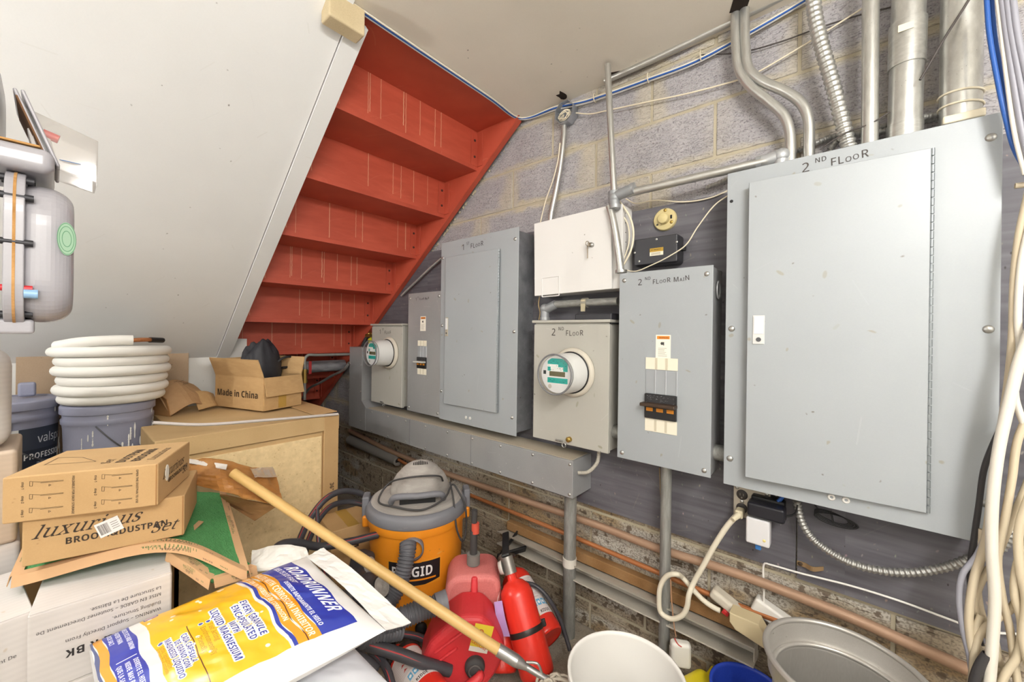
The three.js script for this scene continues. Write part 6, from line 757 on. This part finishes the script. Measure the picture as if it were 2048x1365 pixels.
// ---------- buckets and pot ----------
function bucketAt(name, label, cat, c, prof, mat, seg = 56) { const g = thing(name, label, cat, V(c.x, 0, c.z)); mesh('shell', lathe(prof, seg), mat, g); return g; }
const vessel = (R, H, t = 0.003, k = 0.88) => [[0, 0.003], [R * k, 0.003], [R * k, 0], [R * k + t, 0], [R, H - 0.02], [R + 0.006, H - 0.02], [R + 0.007, H - 0.002], [R + 0.004, H], [R - 0.002, H - 0.002], [R - 0.003, H - 0.01], [R * k - t, 0.008], [0, 0.008]];
{ const b = bucketAt('white_bucket', 'open white plastic bucket with a rust spot inside', 'bucket', onD(1252, 1300, 1.07), vessel(0.15, 0.37), std(0xe4e1dc, 0.45)); const sp = []; for (let i = 0; i < 22; i++) sp.push(new THREE.SphereGeometry(rr(0.002, 0.006), 6, 4).scale(1, 0.1, 1).translate(rr(-0.03, 0.03), 0.0085, rr(-0.03, 0.03))); mesh('rust_spots', merge(sp), std(0x9a6a30, 0.9), b, V(-0.02, 0, 0.02)); }
{ const alu = mapped(paintTex([190, 186, 180], { mott: 12, f: 10, specks: 100, speck: [120, 112, 100], scratches: 60 }), 0.38, 0.55); const p = onD(1690, 1320, 0.92), R = 0.156, H = 0.515, g = bucketAt('aluminum_pot', 'large dented aluminium pot with a stepped rim', 'pot', p, [[0, 0.004], [R * 0.9, 0.004], [R * 0.92, 0], [R * 0.93, 0.01], [R * 0.9, H - 0.06], [R * 0.97, H - 0.05], [R * 0.98, H - 0.012], [R * 1.01, H - 0.006], [R * 1.02, H], [R, H + 0.006], [R * 0.965, H], [R * 0.955, H - 0.04], [R * 0.88, H - 0.052], [R * 0.875, H - 0.062], [R * 0.89, H - 0.3], [R * 0.88, 0.02], [0, 0.02]], alu); mesh('rim_bead', new THREE.TorusGeometry(R * 1.0, 0.007, 10, 72).rotateX(Math.PI / 2).translate(0, H + 0.002, 0), alu, g); mesh('inner_bead', new THREE.TorusGeometry(R * 0.89, 0.006, 10, 72).rotateX(Math.PI / 2).translate(0, H - 0.05, 0), alu, g); const gr = []; for (let i = 0; i < 260; i++) { const a = rnd() * 6.28, q = Math.sqrt(rnd()) * 0.05; gr.push(new THREE.IcosahedronGeometry(rr(0.003, 0.007), 0).translate(0.04 + Math.cos(a) * q, 0.025, 0.03 + Math.sin(a) * q)); } tag(mesh('grit', merge(gr), concrete, g), null, null, null, 'stuff'); }
bucketAt('blue_bucket', 'blue plastic bucket between the white bucket and the pot', 'bucket', onD(1498, 1330, 1.19), vessel(0.1, 0.22), mapped(paintTex([46, 76, 196], { mott: 12, scratches: 60 }), 0.4));
{ const p = onD(1396, 1352, 1.28), g = thing('yellow_jug', 'yellow plastic container lying by the white bucket', 'container', V(p.x, 0, p.z), -0.4); mesh('body', rbox(0.15, 0.165, 0.1, 0.03, 4).translate(0, 0.083, 0), std(0xe6d22c, 0.4), g); mesh('cap', rod(V(0.06, 0.15, 0), V(0.09, 0.165, 0), 0.018), std(0xd8c420, 0.4), g); }
// ---------- cords hanging at the right ----------
const cordWhite = mapped(paintTex([226, 220, 208], { mott: 8, specks: 60, speck: [150, 140, 120] }), 0.55), cordBeige = mapped(paintTex([206, 192, 166], { mott: 10, specks: 60, speck: [130, 114, 90] }), 0.6), cordGrey = std(0x9a9aa4, 0.45), cordBlack = std(0x3c3a3c, 0.5);
const cord = (l, X, r, m, label, cat = 'cord', name = 'hanging_cable') => pipe(name, label, cat, P(l, X), r, m, 'cords hanging beside the largest panel', l.length * 12, 9);
cord([[1972, -30], [1978, 60], [1995, 160], [2010, 230], [2030, 300], [2060, 350]], 1.34, 0.0045, blueM, 'blue network cable hanging in front of the grey cables', 'cable', 'network_cable');
cord([[1980, -30], [1990, 80], [2002, 150], [2016, 240], [2036, 310], [2070, 370]], 1.35, 0.0045, blueM, 'second blue network cable twisted with the first', 'cable', 'network_cable');
[[1990, 2030, 'white cable'], [2000, 2046, 'grey cable nearest the blue cables'], [2010, 2062, 'grey cable in the middle of the bundle'], [2022, 2080, 'grey cable at the outer side of the bundle']].forEach(([a, b, s], i) => cord([[a, -40], [a + 12, 60], [(a + b) / 2 + 4, 160], [b, 270], [b + 20, 350]], 1.33 - i * 0.004, i ? 0.0055 : 0.004, i ? cordGrey : cordWhite, `${s} in the bundle beside the wide conduits`, 'cable', 'hanging_cable'));
[
  [[[2060, 380], [2040, 470], [2030, 560], [2026, 680], [2016, 780], [2000, 880], [1985, 980], [1972, 1080], [1948, 1160], [1938, 1240], [1945, 1300], [1960, 1345], [1975, 1400]], 1.33, 0.0075, 0, 'cream cord hanging from above along the panel edge'],
  [[[2070, 640], [2040, 720], [2020, 800], [1998, 900], [1986, 1000], [1984, 1100], [1990, 1200], [1985, 1290], [1976, 1400]], 1.30, 0.0095, 1, 'thickest white cord hanging in front of the bundle'],
  [[[2000, 930], [1982, 990], [1975, 1060], [1955, 1110], [1925, 1150], [1918, 1200], [1926, 1260], [1938, 1310], [1944, 1345]], 1.335, 0.0055, 3, 'flat grey-white cord bowing out left of the bundle'],
  [[[2062, 820], [2036, 880], [2024, 960], [2010, 1040], [1996, 1120], [2006, 1200], [2020, 1260], [2030, 1330], [2040, 1400]], 1.32, 0.0065, 2, 'beige cord twisting behind the thick white cord'],
  [[[2070, 930], [2046, 990], [2020, 1050], [1990, 1120], [1962, 1165], [1950, 1210], [1962, 1250], [1990, 1300], [2010, 1360], [2020, 1400]], 1.34, 0.0065, 2, 'beige cord crossing behind the bundle'],
  [[[1965, 1060], [1962, 1120], [1956, 1180], [1968, 1240], [1990, 1280], [1998, 1330], [2012, 1400]], 1.345, 0.006, 0, 'cream cord in a loose loop low in the bundle'],
  [[[2048, 1180], [2020, 1220], [1992, 1240], [1965, 1262], [1950, 1300], [1944, 1360], [1938, 1400]], 1.325, 0.0065, 2, 'beige cord sweeping left at the foot of the bundle'],
  [[[2058, 1080], [2036, 1130], [2030, 1190], [2044, 1250], [2036, 1310], [2010, 1350], [1992, 1400]], 1.31, 0.007, 0, 'cream cord coiling at the right of the bundle'],
  [[[2060, 990], [2038, 1060], [2040, 1140], [2052, 1200], [2046, 1280], [2060, 1340]], 1.30, 0.007, 2, 'beige cord at the outer right of the bundle'],
  [[[1962, 1230], [1952, 1260], [1958, 1300], [1978, 1330], [2004, 1345], [2040, 1350]], 1.33, 0.006, 0, 'cream cord loop lying across the foot of the bundle'],
  [[[2000, 860], [1982, 900], [1968, 940], [1958, 1010], [1948, 1080], [1940, 1150], [1950, 1240], [1962, 1290]], 1.365, 0.0055, 4, 'black cord hanging behind the cream cords'],
  [[[1976, 1310], [1962, 1330], [1950, 1360], [1944, 1400]], 1.30, 0.009, 4, 'black cord end sloping down at the foot of the bundle'],
  [[[2062, 440], [2044, 520], [2036, 640], [2040, 700], [2030, 790], [2052, 860]], 1.32, 0.006, 1, 'white cord bowing near the right edge of the panel'],
].forEach(([l, X, r, m, s]) => cord(l, X, r, [cordBeige, cordWhite, cordBeige, cordGrey, cordBlack][m], s));
cord([[2030, 372], [2048, 370], [2080, 366]], 1.36, 0.006, cordBeige, 'cut cable end sticking out by the panel', 'cable', 'cut_cable');
renderer.render(scene, camera);
